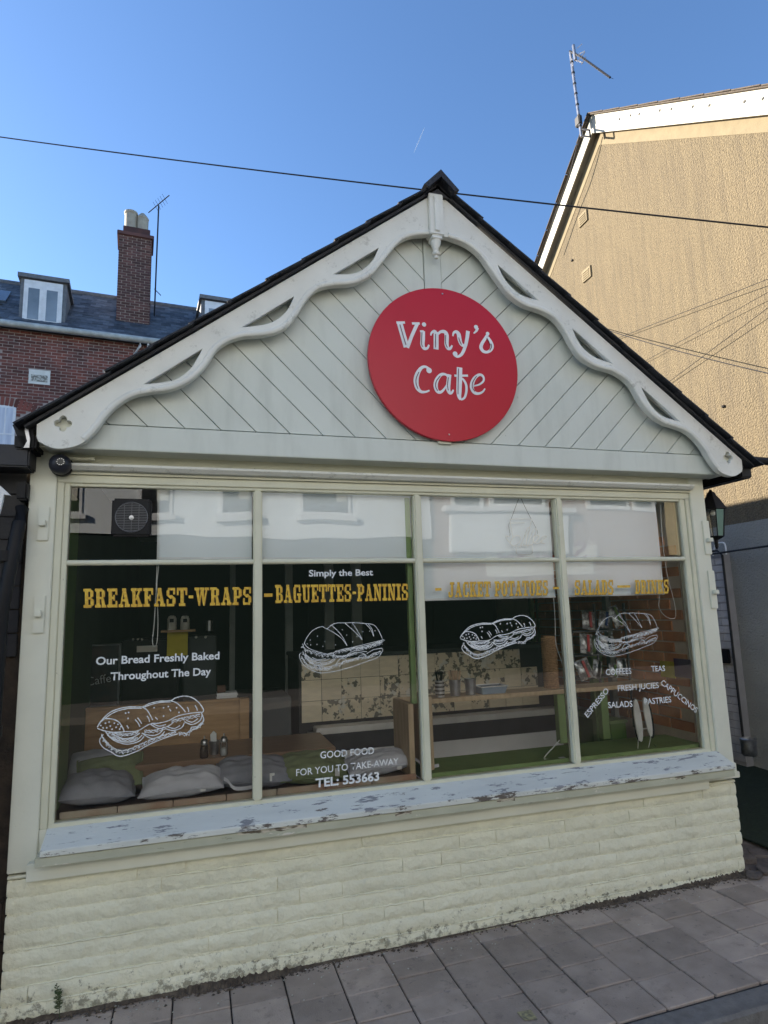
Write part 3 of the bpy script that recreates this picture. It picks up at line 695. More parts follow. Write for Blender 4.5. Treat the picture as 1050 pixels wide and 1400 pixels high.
SB = dict(lines=[[(120,335),(150,270),(210,200),(300,162),(350,185),(400,145),(460,125),(540,125),(600,122),(740,130),(830,145),(880,200),(920,285)],
    [(120,335),(160,380),(240,415),(330,440),(380,447)],[(380,447),(500,400),(620,375),(780,335),(930,300)],[(500,412),(620,390),(780,350),(920,315)],
    [(350,185),(440,235),(510,290),(558,358)],[(400,147),(470,215),(520,280),(558,358)],[(540,130),(620,200),(680,260),(714,297)],[(610,125),(650,180),(690,250),(714,297)],[(750,135),(800,190),(832,262)],[(775,135),(815,190),(832,262)],
    [(90,430),(70,460),(100,540),(170,595),(260,632),(340,635),(480,610),(620,570),(760,520),(870,480),(905,440),(925,400),(905,380)],
    [(130,440),(170,520),(280,560),(400,530),(440,480)],[(150,460),(210,500),(310,515),(380,490)],[(200,480),(260,500),(340,490)],[(440,560),(480,500),(540,495),(555,530)],[(480,580),(520,520),(600,510),(660,480)],[(540,480),(620,440),(700,430),(760,460)],[(660,500),(690,460),(740,455),(755,490)],[(760,440),(830,400),(910,385)],[(770,490),(820,440),(900,420)],[(400,460),(520,470),(600,440)],[(560,450),(640,410),(760,420)]],
    waves=[([(95,345),(120,400),(200,430),(300,460),(390,450),(480,420),(600,400),(760,370),(930,310)],16,6,1),([(95,420),(140,500),(240,570),(340,590),(460,560),(560,520)],14,6,2),([(85,470),(150,560),(260,600),(380,600)],9,5,3),([(120,440),(200,520),(330,545),(430,500)],12,5,4),([(560,520),(680,490),(800,470),(900,420)],11,5,5),([(640,400),(760,380),(920,330)],12,5,6),([(400,470),(520,470),(660,430)],9,5,7)],
    seeds=[(180,300),(185,350),(255,260),(250,345),(310,365),(330,315),(510,195),(555,250),(615,318),(660,265),(720,215),(790,210),(845,205),(150,340),(440,350),(655,235)], st=1)
def sandwich(S, X0, Y0, kx_, ky, lw, y=GY-.003, name='sandwich_drawing'):
    mb = MB(); i = 0
    def cv(p): q = at(X0+p[0]*kx_, Y0+p[1]*ky, y); return (q.x, q.z)
    for L in S['lines']:
        P = [(p.x, p.y) for p in spline([(a, c, 0) for a, c in L], 7)]
        rn = random.Random(i); w_ = [lw*(.75+.5*rn.random()) for _ in P]
        mb.ribbon([cv(p) for p in P], w_, y-.00003*i); i += 1
    for (base, amp, wl, sd) in S['waves']:
        mb.ribbon([cv(p) for p in arcs(base, amp, wl*1.6, sd)], lw*.85, y-.00003*i); i += 1
        mb.ribbon([cv((p[0]+6, p[1]+9)) for p in arcs(base, amp*.6, wl*1.1, sd+50)], lw*.55, y-.00003*i); i += 1
        mb.ribbon([cv((p[0]+3, p[1]-10)) for p in arcs(base, amp*.45, wl*.8, sd+90)], lw*.5, y-.00003*i); i += 1
    for s_ in S['seeds']:
        c = cv(s_); mb.disc(c[0], c[1], lw*.9, y-.00003*i, 7)
    return mb.build(name, VWHITE, cafe)
sandwich(SA, 120, 940, 1/6.176, 1/6.176, .0046)
sandwich(SB, 400, 835, 1/7.5, 1/7.5, .0030)
sandwich(SA, 620, 833, 1/8.75, 1/8.6, .0048)
sandwich(SB, 814-9, 840-16, 95/955*1.02, 64/590*1.06, .0026)

# ================================================================= round sign
sg = empty('round_sign', (2.28, -.1, 2.56), 'round red cafe sign with white lettering fixed to the gable', 'sign')
SC = Vector((at(608.5, 497.5, -.165).x, 0, at(608.5, 497.5, -.165).z)); SR = .481; SY = -.168
b = MB(); b.lathe([(0,-.012),(SR-.002,-.012),(SR,-.010),(SR,.010),(SR-.002,.012),(0,.012)], (SC.x, SY+.006, SC.z), n=96, axis='y'); b.build('panel', RED, sg, smooth=True)
MB().box(SC.x-.06, SC.x+.02, SY+.012, -.128, SC.z-SR-.012, SC.z-SR+.05).build('bracket', PAINT, sg)
for zz in (SR-.035, -SR+.04):
    MB().lathe([(0,0),(.006,0),(.004,.004),(0,.004)], (SC.x, SY-.0068, SC.z+zz), n=10, axis='y').build('screw', STEEL, sg)
LY = SY-.0075
def sgp(p): q = at(500+p[0]/4.773, 380+p[1]/4.773, LY); return (q.x, q.z)
strokes = [  # (points, widths) in tracing units
 [(200,291),(256,291),14],[(302,297),(352,297),14],
 [(222,296),(240,360),(266,452),34],[(336,300),(300,380),(272,456),20],
 [(373,346),(372,400),(370,435),(382,460),(402,458),(413,436),[26,27,26,20,14,10]],[(354,348),(378,348),12],
 [(424,376),(430,358),(448,348),(459,362),[8,12,18,24]],[(459,352),(459,466),30],[(466,372),(488,352),(515,352),(528,375),(527,430),(536,458),(552,460),(564,440),[12,16,22,26,26,22,16,9]],
 [(568,380),(574,358),(592,352),(606,368),(612,400),(622,430),(642,442),(660,425),[8,13,20,26,26,22,18,14]],[(667,346),(660,400),(648,450),(628,495),(600,514),(578,502),[24,22,20,18,14,16]],
 [(727,325),(722,345),(704,362),[22,14,7]],
 [(795,370),(776,400),(758,430),(752,455),(766,478),(792,484),(816,470),(824,445),(814,415),(796,385),[16,18,20,22,20,16,18,24,22,12]],
 [(415,596),(390,580),(362,588),(338,625),(328,670),(336,715),(360,742),(390,744),(416,734),[16,14,18,26,30,26,18,12,9]],
 [(542,650),(520,630),(490,632),(464,665),(456,705),(466,738),(488,746),(512,725),(534,690),[12,14,18,24,26,22,16,12,8]],[(546,630),(540,680),(538,725),(548,750),(562,748),(572,730),[24,26,26,20,14,9]],
 [(612,584),(610,680),(608,740),(610,775),(620,796),[34,34,32,24,12]],[(578,638),(667,638),13],[(622,796),(645,780),(656,740),(655,700),(640,668),(618,650),[10,13,15,15,14,10]],
 [(700,706),(740,696),(768,672),(766,644),(742,632),(712,652),(694,690),(694,725),(712,750),(740,754),(764,742),(778,722),[8,10,12,14,16,20,26,24,20,14,11,8]]]
mb = MB(); i = 0
for s in strokes:
    wd = s[-1]; P = s[:-1]; n = 5
    Q = spline([(a, c, 0) for a, c in P], n)
    if isinstance(wd, list):
        ws = []
        for k in range(len(P)-1): ws += [wd[k]+(wd[k+1]-wd[k])*j/n for j in range(n)]
        ws.append(wd[-1])
    else: ws = [wd]*len(Q)
    mb.ribbon([sgp((q.x, q.y)) for q in Q], [v/4.773/262*1.32 for v in ws], LY-.00006*i); i += 1
for (x, y, r) in ((380,304,15),(583,496,17),(719,321,15),(795,364,13),(413,604,19)):
    c = sgp((x, y)); mb.disc(c[0], c[1], r*1.15/4.773/262, LY-.00006*i, 18); i += 1
mb.build('lettering', WHITE, sg)
mb = MB()
for j, s in enumerate([[(222,304),(238,360),(262,438)],[(366,356),(364,430),(372,450)],[(455,366),(455,455)],[(521,374),(520,425),(532,456)],[(606,390),(612,412),(624,436)],[(816,430),(820,450),(808,474)],[(788,395),(800,412),(812,440)],[(346,615),(329,655),(328,690),(340,724)],[(486,640),(460,675),(456,712),(470,738)],[(538,650),(533,700),(538,735)],[(605,592),(602,680),(601,760)],[(722,642),(698,680),(695,715),(712,742)],[(755,648),(750,665),(728,690)]]):
    Q = spline([(a, c, 0) for a, c in s], 5)
    mb = MB(); mb.ribbon([sgp((q.x, q.y)) for q in Q], 6/4.773/262, LY-.0025-.00005*j); mb.build('letter_inline', INL, sg)

# ================================================================= things fixed outside
cp_ = at(79, 631, -.13)
sc_ = empty('security_camera', (cp_.x, -.03, cp_.z), 'black dome security camera on the left pilaster under the barge end', 'camera')
MB().lathe([(.0,0),(.052,0),(.055,.02),(.054,.035),(.0,.035)], (cp_.x, -.013, cp_.z), n=28, axis='y').build('base', BLACK, sc_, smooth=True)
MB().lathe([(.0,-.02),(.050,-.02),(.052,.01),(.046,.035),(.030,.052),(.0,.060)], (cp_.x, -.065, cp_.z), n=28, axis='y').build('dome', mat('camera_shell', (.025,.027,.04), rough=.4), sc_, smooth=True)
l0 = MB(); l0.lathe([(.0,0),(.020,0),(.022,.003),(.020,.006),(.0,.006)], (cp_.x+.012, -.124, cp_.z), n=20, axis='y'); l0.build('lens', DGLASS, sc_, smooth=True)
for k in range(10):
    a = k*.628; MB().disc(cp_.x+.012+.016*math.cos(a), cp_.z+.016*math.sin(a), .0022, -.1312, 7).build('led', METAL, sc_)
p0, p1 = at(92, 627, -.05), at(128, 627.5, -.05)
tag(MB().tube([p0, p1], .0085, n=10).tube([p1-Vector((.012,0,0)), p1+Vector((.004,0,0))], .0105, n=10).build('cable_conduit', FRAME, smooth=True), 'short painted conduit stub to the right of the dome camera', 'conduit')

# lantern under the right eave
lp = at(974.5, 700, .14); lx, ly = lp.x, .14
ln = empty('wall_lantern', (lx, ly, 2.36), 'black coach lantern hanging under the right eave of the cafe', 'lantern')
zt = at(974, 650, .14).z; z1 = at(974, 672, .14).z; z2 = at(974, 697, .14).z; z3 = at(974, 734, .14).z; z4 = at(974, 748, .14).z
MB().tube([(lx, ly, zt+.1), (lx, ly, zt)], .006).tube([(lx+.017*math.cos(a*.524), ly, zt-.017+.017*math.sin(a*.524)) for a in range(13)], .0032, n=6).build('hook', BLACK, ln)
MB().lathe([(.008,z1+.012),(.012,z1),(.026,z1-.010),(.036,z1-.035),(.058,z1-.065),(.092,z2+.006),(.096,z2),(.082,z2-.004),(.0,z2-.004)], (lx, ly, 0), n=6).build('cap', BLACK, ln)
for k in range(6):
    a = k*math.pi/3
    MB().tube([(lx+.080*math.cos(a), ly+.080*math.sin(a), z2), (lx+.055*math.cos(a), ly+.055*math.sin(a), z3)], .0038, n=6).build('frame_bar', BLACK, ln)
    a2 = a+math.pi/3
    MB().poly([(lx+.077*math.cos(a), ly+.077*math.sin(a), z2-.005),(lx+.077*math.cos(a2), ly+.077*math.sin(a2), z2-.005),(lx+.053*math.cos(a2), ly+.053*math.sin(a2), z3),(lx+.053*math.cos(a), ly+.053*math.sin(a), z3)]).build('glass_pane', LGL, ln)
MB().lathe([(.058,z3+.004),(.060,z3),(.040,z3-.012),(.014,z3-.025),(.012,z4),(.005,z4-.014),(0,z4-.016)], (lx, ly, 0), n=6).build('base', BLACK, ln)
MB().lathe([(0,z2-.045),(.014,z2-.04),(.019,z2-.022),(.012,z2-.004),(0,z2-.003)], (lx, ly, 0), n=14).build('bulb', BULB, ln, smooth=True)
MB().box(lx-.1, lx+.1, ly-.02, ly+.02, zt+.09, zt+.12).build('bracket', BLACK, ln)

# ================================================================= window dressing
def blind(x0, x1, zb, y, label):
    t = empty('roller_blind', ((x0+x1)/2, y, zb), label, 'blind', 'white roller blinds behind the shop window')
    MB().tube([(x0-.01, y+.02, 2.232), (x1+.01, y+.02, 2.232)], .022, n=12).build('roller', BLIND, t, smooth=True)
    m = MB(); n = 10
    for i in range(n):
        a = x0+(x1-x0)*i/n; c = x0+(x1-x0)*(i+1)/n; f = lambda q: y+.0015*math.sin(q*9)
        m.poly([(a, f(a), zb+.012), (c, f(c), zb+.012), (c, f(c), 2.225), (a, f(a), 2.225)])
    m.build('fabric', BLIND, t, smooth=True)
    MB().box(x0, x1, y-.005, y+.006, zb, zb+.013, bev=.002).build('bottom_bar', UPVC, t)
blind(at(217,700,.075).x, 1.10, 1.851, .075, 'short white roller blind beside the black fan, ending at the transom')
blind(1.155, at(561,700,.075).x, 1.847, .075, 'short white roller blind above the words Simply the Best')
blind(2.115, 3.005, at(680,819,.075).z, .075, 'long white roller blind behind the yellow jacket potatoes lettering')
blind(3.055, at(903,760,.075).x, at(830,815,.075).z, .075, 'long white roller blind behind the yellow salads lettering, rightmost bay')
def cord(pts, r, label, m=WCORD, name='blind_cord', cat='cord', y=None, group=None):
    P = spline([tuple(q) for q in pts], 5)
    return tag(MB().tube(P, r, n=6).build(name, m, smooth=True), label, cat, group)
cord([at(x, y, .062) for x, y in ((216,668),(215.5,730),(214,790),(211,850),(208.5,875),(210.5,884),(214.5,878),(216,850),(214.5,800),(217,765),(217.2,668))], .0022, 'white looped blind cord hanging in front of the breakfast lettering')
cord([at(x, y, .062) for x, y in ((757,818),(759,850),(760,880),(768,905),(775,930),(777,960),(776,1000),(782,1020))], .002, 'white cord trailing down beside the third mullion', cat='cord')
cord([at(x, y, .062) for x, y in ((903,690),(906,740),(912,785),(921,820),(924,840),(920,846),(909,842),(901,830),(902,812),(905,760))], .002, 'pale looped blind cord hanging at the right end of the window')
cord([at(x, y, .10) for x, y in ((765,1012),(758,1020),(744,1036),(752,1038),(770,1036))], .003, 'white cable curling over the green window board', cat='cable')
cp2 = at(768,1037,.10); tag(MB().box(cp2.x-.025, cp2.x+.02, .08, .11, cp2.z-.012, cp2.z+.008, bev=.003).build('plug_adaptor', UPVC), 'small white plug adaptor on the green window board', 'plug')
# extractor fan
fn = empty('extractor_fan', (.47, .05, 1.96), 'square black extractor fan set high in the leftmost window pane', 'fan')
a, c = at(151,736,.006), at(208,679,.006); cx_, cz_ = (a.x+c.x)/2, (a.z+c.z)/2; hw = (c.x-a.x)/2
b = MB(); b.box(cx_-hw, cx_+hw, .006, .05, cz_-hw*1.02, cz_+hw*1.02, bev=.011); b.build('housing', BLACK, fn, smooth=True)
FG = mat('fan_grille_plastic', (.12,.12,.125), rough=.35)
b = MB(); r0 = hw*.80
b.tube([(cx_+r0*math.cos(k*.1963), .002, cz_+r0*math.sin(k*.1963)) for k in range(33)], .0028, n=6, cap=False); b.build('grille_ring', FG, fn, smooth=True)
for k in range(-8, 9):
    zz = cz_+k*r0/9; wx = math.sqrt(max(0, r0*r0-(k*r0/9)**2)); MB().box(cx_-wx, cx_+wx, .0015, .0058, zz-.0016, zz+.0016).build('grille_slat', FG, fn)
for k in (-1, 0, 1): 
    xx = cx_+k*r0/2.2; wz = math.sqrt(r0*r0-(k*r0/2.2)**2); MB().box(xx-.0016, xx+.0016, -.0005, .0014, cz_-wz, cz_+wz).build('grille_rib', FG, fn)
MB().lathe([(0,0),(.012,0),(.012,.004),(0,.005)], (cx_, -.001, cz_-.004), n=14, axis='y').build('badge', METAL, fn)
for (sx, sz) in ((.86,.86),(-.86,-.86)): MB().lathe([(0,0),(.006,0),(.005,.004),(0,.004)], (cx_+hw*sx, .0055, cz_+hw*sz), n=10, axis='y').build('screw', BLACK, fn)
# neon sign
ns = empty('neon_coffee_sign', (2.75, .05, 1.87), 'unlit white neon coffee sign hanging from a dark cord in the third bay', 'neon sign')
def nz_(L, r=.0028, y=.052, nm='tube', m=NEON):
    MB().tube(spline([tuple(at(670+a/11.05, 680+c/11.05, y)) for a, c in L], 5), r, n=6).build(nm, m, ns, smooth=True)
for L in ([(300,330),(610,330),(615,385),(590,470)],[(300,330),(310,420),(345,600)],[(300,390),(520,385)],[(390,760),(400,840),(440,860),(600,860),(640,830),(640,730)],[(380,740),(640,720)],
          [(290,600),(240,580),(250,620),(300,690),(360,730),(430,690),(460,620),(430,580),(370,590),(320,640),(310,700),(350,740)],
          [(440,760),(500,640),(560,480),(590,450),(600,480),(560,600),(540,740),(500,700)],[(560,760),(600,640),(640,520),(680,470),(700,490),(660,600),(640,700),(600,720)],
          [(640,700),(700,660),(740,600),(710,570),(660,610),(660,680),(720,700),(780,650)],[(770,690),(800,640),(850,600),(830,580),(780,610),(770,680),(830,700)]):
    nz_(L)
nz_([(432,20),(390,130),(325,310)], .0013, .052, 'hanging_cord', CABLE); nz_([(470,20),(540,170),(620,325),(712,500),(716,555)], .0013, .054, 'hanging_cord', CABLE); nz_([(325,310),(283,420),(300,570),(240,600)], .0013, .053, 'hanging_cord', CABLE)

# ================================================================= interior, left half
MB().box(.141, 2.04, .066, .40, .50, .598).build('window_seat', mat('seat_board', (.26,.19,.13), (.16,.11,.08), rough=.7, scale=7), cafe)
for k in range(7):
    x0 = .19+k*.262
    MB().box(x0, x0+.257, .0661, .0775, .590, .628, bev=.002).build('seat_edge_tile', mat('terracotta_edge', (.34,.20,.13), (.42,.36,.28), rough=.6, scale=4) if k == 0 else bpy.data.materials['terracotta_edge'], cafe)
MB().box(2.10, 4.019, .066, .40, .56, .620).build('green_window_board', GREEN, cafe)
MB().box(.152, .178, .062, .3, .64, 2.2).build('inner_reveal', GREEND, cafe)
def cushion(x, y, z, sx, sy, sz, m, label, rz=0, tilt=0, ties=True, labelcard=False):
    t = empty('cushion', (x, y, z), label, 'cushion', 'cushions along the window seat', rz)
    b = bmesh.new(); rnd = random.Random(int(x*1000)); NG = 22
    ph = [rnd.uniform(0, 6.28) for _ in range(6)]
    for sg in (-1, 1):
        gr = []
        for i in range(NG+1):
            row = []
            for j in range(NG+1):
                u, v = 2*i/NG-1, 2*j/NG-1
                e = (max(0, 1-abs(u)**2.6)**.5)*(max(0, 1-abs(v)**2.6)**.5)
                wr = .10*math.sin(u*6+ph[0]+v*2)*math.sin(v*5+ph[1]) + .06*math.sin(u*13+ph[2]+v*4) + .05*math.sin(v*15+ph[3])
                sag = -.012*math.cos(u*2.4+ph[4])*abs(u)
                pin = 1-.07*(1-e)*(1-abs(u*v))
                row.append(b.verts.new((u*sx/2*pin, v*sy/2*pin, sz*.42 + sg*e*sz/2*(1+wr*(1 if sg > 0 else .3)) + sag)))
            gr.append(row)
        for i in range(NG):
            for j in range(NG): b.faces.new((gr[i][j], gr[i+1][j], gr[i+1][j+1], gr[i][j+1]))
    bmesh.ops.remove_doubles(b, verts=b.verts[:], dist=1e-4); bmesh.ops.recalc_face_normals(b, faces=b.faces[:])
    b.transform(Matrix.Rotation(tilt, 4, 'X'))
    b.transform(Matrix.Translation((x,y,z)) @ Matrix.Rotation(rz, 4, 'Z'))
    mb = MB(); mb.join(b); mb.build('cover', m, t, smooth=True)
    P = []
    for (u0, v0, u1, v1) in ((-1,-1,1,-1),(1,-1,1,1),(1,1,-1,1),(-1,1,-1,-1)):
        for k in range(10):
            u, v = u0+(u1-u0)*k/10, v0+(v1-v0)*k/10
            pin = 1-.07*(1-abs(u*v)); q = Vector((u*sx/2*pin, v*sy/2*pin, sz*.42-.012*math.cos(u*2.4+ph[4])*abs(u)))
            P.append(Matrix.Translation((x,y,z)) @ Matrix.Rotation(rz, 4, 'Z') @ Matrix.Rotation(tilt, 4, 'X') @ q)
    P.append(P[0])
    MB().tube(P, .0045, n=6).build('piping', m, t, smooth=True)
    if ties and labelcard and sz < .13:
        e = Matrix.Translation((x,y,z)) @ Matrix.Rotation(rz, 4, 'Z') @ Vector((sx/2, -sy/2*.8, sz/2))
        Q = spline([e, e+Vector((.02,-.02,-.01)), e+Vector((.05,-.03,-sz*.35)), e+Vector((.10,-.03,-sz*.45+.004)), e+Vector((.15,-.02,-sz*.45+.004))], 4)
        mb = MB()
        for i in range(len(Q)-1): mb.poly([Q[i]+Vector((0,0,.009)), Q[i+1]+Vector((0,0,.009)), Q[i+1]+Vector((0,-.004,-.009)), Q[i]+Vector((0,-.004,-.009))])
        mb.build('tie', m, t)
    if labelcard:
        e = Matrix.Translation((x,y,z)) @ Matrix.Rotation(rz, 4, 'Z') @ Vector((sx*.22, -sy/2-.004, sz*.12))
        MB().prism([e, e+Vector((.026,0,0)), e+Vector((.026,.004,.045)), e+Vector((0,.004,.045))], (0,-.0012,0)).build('care_label', PAPER, t)
    return t
cushion(.335, .27, .632, .36, .32, .13, GREYC, 'dark grey cushion lying flat at the left end of the window seat', .05, .12)
cushion(.31, .52, .66, .36, .34, .13, mat('bluegrey_cushion', (.40,.42,.44), (.35,.36,.38), rough=.9, scale=12), 'blue-grey cushion leaning in the left corner behind the front one', .1, .5, ties=False)
cushion(.37, .42, .69, .34, .24, .09, OLIVEC, 'olive green cushion wedged behind the grey one, left corner', .1, .55, ties=False)
cushion(.755, .21, .632, .42, .20, .125, LGREYC, 'pale grey cushion with white care label beneath the left sandwich drawing', -.03, .25, labelcard=True)
cushion(1.13, .29, .63, .42, .26, .13, GREYC, 'mid grey cushion straddling the first mullion of the window', -.12, .25, labelcard=True)
cushion(1.47, .29, .62, .42, .28, .13, OLIVEC, 'dark olive cushion with white care label behind the take-away lettering', .04, .25, labelcard=True)
cushion(1.83, .21, .632, .40, .18, .115, LGREYC, 'pale grey rolled cushion at the right end of the seat', .10, .2, labelcard=True)
# bench back
bb = empty('bench_back', (.6, 1.0, -.2), 'plain brown timber bench back behind the left table', 'bench')
MB().box(.14, 1.14, 1.0, 1.03, .3, .975, bev=.004).build('panel', OAK, bb)
MB().box(1.10, 1.16, .97, 1.06, -.2, .99, bev=.004).build('end_post', OAK, bb)
MB().box(.14, 1.10, .985, 1.04, .976, .992, bev=.003).build('cap_rail', OAK, bb)
# table
tb = empty('cafe_table', (1.05, .5, -.2), 'dark brown cafe table behind the cushions with condiments on it', 'table')
MB().box(.50, 1.62, .36, .86, .722, .752, bev=.004).build('tabletop', DOAK, tb)
MB().box(.53, 1.59, .39, .83, .66, .7215).build('table_apron', DOAK, tb)
for (x, y) in ((.56,.42),(1.56,.42),(.56,.80),(1.56,.80)): MB().box(x-.025, x+.025, y-.025, y+.025, -.2, .66).build('leg', DOAK, tb)
def shaker(px, py, label, fill, fz):
    p = atz(px, py, .753); x, y = p.x, p.y
    t = empty('shaker', (x, y, .752), label, 'shaker', 'shakers on the left table')
    MB().lathe([(0,.7525),(.020,.7525),(.024,.76),(.022,.80),(.019,.825),(0,.825)], (x,y,0), n=18).build('jar', glass('shaker_glass', (.8,.82,.82)), t, smooth=True)
    MB().lathe([(0,.7535),(.0185,.7535),(.0205,.76),(.019,fz),(0,fz)], (x,y,0), n=18).build('contents', fill, t, smooth=True)
    MB().lathe([(.020,.825),(.021,.84),(.014,.852),(.005,.856),(.004,.872),(0,.873)], (x,y,0), n=18).build('lid', STEEL, t, smooth=True)
shaker(279, 1036, 'glass shaker of brown sugar, left of the metal bucket on the table', PEPP, .815)
shaker(306, 1032, 'glass shaker half full of salt, right of the metal bucket on the table', SALT, .79)
p = atz(293, 1032, .753)
t = empty('napkin_bucket', (p.x, p.y+.02, .752), 'small zinc bucket holding folded white napkins on the table', 'bucket')
MB().lathe([(.022,.7525),(.030,.825),(.031,.828),(.029,.828),(.021,.756),(0,.756)], (p.x, p.y+.02, 0), n=20).build('pail', METAL, t, smooth=True)
MB().prism([(p.x-.018,p.y+.02,.78),(p.x+.014,p.y+.02,.78),(p.x+.012,p.y+.02,.868),(p.x-.006,p.y+.02,.882),(p.x-.024,p.y+.02,.862)], (0,.012,0), bev=.002).build('napkins', PAPER, t)
# back-left equipment
def bxt(name, label, cat, px0, py0, px1, py1, Y, dp, m, bev=.006, group=None):
    a, c = at(px0, py1, Y), at(px1, py0, Y)
    return tag(MB().box(a.x, c.x, Y, Y+dp, min(a.z,c.z), max(a.z,c.z), bev=bev).build(name, m), label, cat, group)
BC = mat('back_counter', (.03,.03,.03), rough=.5)
t = empty('back_counter', (.8, 1.6, -.2), 'dark back counter under the coffee machines on the left', 'counter')
MB().box(.16, 1.5, 1.5, 2.3, -.19, .86).build('carcass', BC, t); MB().box(.155, 1.52, 1.48, 2.32, .861, .90, bev=.005).build('worktop', DWALL, t)
t = empty('coffee_machine', (.55, 1.9, .9), 'black coffee machine with steel group heads behind the bread lettering', 'coffee machine')
a, c = at(165,962,1.55), at(245,872,1.55)
MB().box(a.x, c.x, 1.55, 1.95, .905, c.z-.12, bev=.012).build('lower_body', BLACK, t); MB().box(a.x-.01, c.x+.01, 1.50, 1.97, c.z-.119, c.z, bev=.012).build('upper_body', BLACK, t)
p = at(201, 887, 1.49); MB().box(p.x-.07, p.x+.07, 1.490, 1.499, p.z-.022, p.z+.022).build('badge_plate', CARD, t)
for px in (182,188,194): 
    p = at(px, 874, 1.49); MB().lathe([(0,0),(.008,0),(.006,.006),(0,.006)], (p.x, 1.499, p.z), n=10, axis='y').build('button', CARD, t)
for px in (185, 215):
    p = at(px, 905, 1.5); MB().lathe([(.03,0),(.03,.03),(.02,.05),(0,.05)], (p.x, 1.62, p.z-.04), n=14).build('group_head', STEEL, t, smooth=True)
t = empty('coffee_grinder', (.9, 1.8, .9), 'dark cabinet unit standing right of the coffee machine', 'cabinet')
a, c = at(250,962,1.6), at(296,868,1.6); MB().box(a.x, c.x, 1.6, 2.0, .905, c.z, bev=.01).build('body', mat('cabinet_dark_green', (.028,.034,.034), rough=.4), t)
for px in (268,281): p = at(px, 871, 1.59); MB().lathe([(0,0),(.010,0),(.008,.005),(0,.005)], (p.x, 1.599, p.z), n=10, axis='y').build('knob', CARD, t)
bxt('yellow_notice', 'yellow handwritten paper notice taped up behind the bread lettering', 'notice', 228,863,257,897,1.47,.002,YEL,0)
for k, px in enumerate((235, 253)):
    p = at(px, 850, 1.45)
    t = empty('soap_dispenser', (p.x, 1.45, p.z-.05), ('left' if k == 0 else 'right')+' one of two cream dispensers above the yellow notice', 'dispenser', 'cream dispensers above the yellow notice')
    MB().lathe([(.030,-.062),(.034,-.05),(.033,.02),(.024,.040),(.012,.045),(0,.045)], (p.x, 1.46, p.z), n=18).build('bottle', CARD, t, smooth=True)
    MB().box(p.x-.014, p.x+.014, 1.415, 1.424, p.z-.004, p.z+.022).build('label_window', BLACK, t)
    MB().box(p.x-.012, p.x+.012, 1.435, 1.475, p.z+.046, p.z+.058, bev=.003).build('cap', DARK, t)
t = empty('wall_shelf', (.8, 1.5, 1.28), 'thin brown shelf carrying the two cream dispensers', 'shelf')
p = at(244, 861, 1.45); MB().box(p.x-.12, p.x+.12, 1.40, 1.58, p.z-.016, p.z+.0).build('board', OAK, t)
p = at(286, 855, 1.5); tag(MB().lathe([(.024,-.04),(.026,.035),(.024,.035),(.022,-.036),(0,-.036)], (p.x,1.5,p.z), n=18).build('steel_cup', STEEL, smooth=True), 'steel cup on top of the dark cabinet', 'cup')
t = empty('menu_board', (.35, 1.2, .95), 'dark framed poster with faint caffe script leaning in the left corner', 'poster')
a, c = at(112,966,1.15), at(163,882,1.15)
MB().box(a.x, c.x, 1.15, 1.165, a.z, c.z).build('print', mat('poster_print', (.02,.025,.03), (.05,.03,.025), rough=.25, scale=5), t)
for (x0,x1,z0,z1) in ((a.x-.012,a.x-.0005,a.z-.012,c.z+.012),(c.x+.0005,c.x+.012,a.z-.012,c.z+.012),(a.x-.0004,c.x+.0004,c.z+.0005,c.z+.012),(a.x-.0004,c.x+.0004,a.z-.012,a.z-.0005)):
    MB().box(x0,x1,1.14,1.17,z0,z1).build('frame', mat('poster_frame', (.09,.10,.10), rough=.4) if 'poster_frame' not in bpy.data.materials else bpy.data.materials['poster_frame'], t)
mesh_obj('script_lettering', text_mesh('Caffe', at(119,938,1.145), at(152,932,1.145), .055, -.005), mat('faded_script', (.30,.31,.30), rough=.6), t)
t = empty('paper_stack', (1.1, 1.3, .9), 'stack of white paper menus with a small box on top', 'paper')
a, c = at(296,956,1.08), at(326,948,1.08)
for k in range(4): MB().box(a.x+random.uniform(0,.01), c.x-random.uniform(0,.01), 1.08, 1.2, a.z-.005+k*.011, a.z+.0045+k*.011).build('sheet_bundle', PAPER, t)
MB().box(a.x+.005, a.x+.06, 1.09, 1.15, a.z+.04, a.z+.085, bev=.003).build('small_box', mat('brown_box', (.12,.06,.04), rough=.6), t)
# back wall details: grey-framed internal windows
FR2 = mat('grey_green_frame', (.42,.45,.42), rough=.5)
t = empty('internal_window', (1.6, 3.0, .8), 'grey framed internal window at the back of the cafe behind the second bay', 'internal window')
for px in (318, 396, 452, 490): 
    a = at(px-5, 990, 2.4); c = at(px+4, 800, 2.4); MB().box(a.x, c.x, 2.4, 2.45, .7, 2.4).build('post', FR2, t)
a = at(313, 940, 2.4); c = at(490, 935, 2.4); MB().box(a.x, c.x, 2.39, 2.44, .68, .74).build('rail', FR2, t)
bxt('fridge', 'dark grey cupboard door behind the first mullion', 'cupboard', 358,952,398,1020,1.35,.5,mat('cupboard_grey', (.085,.09,.09), rough=.5))
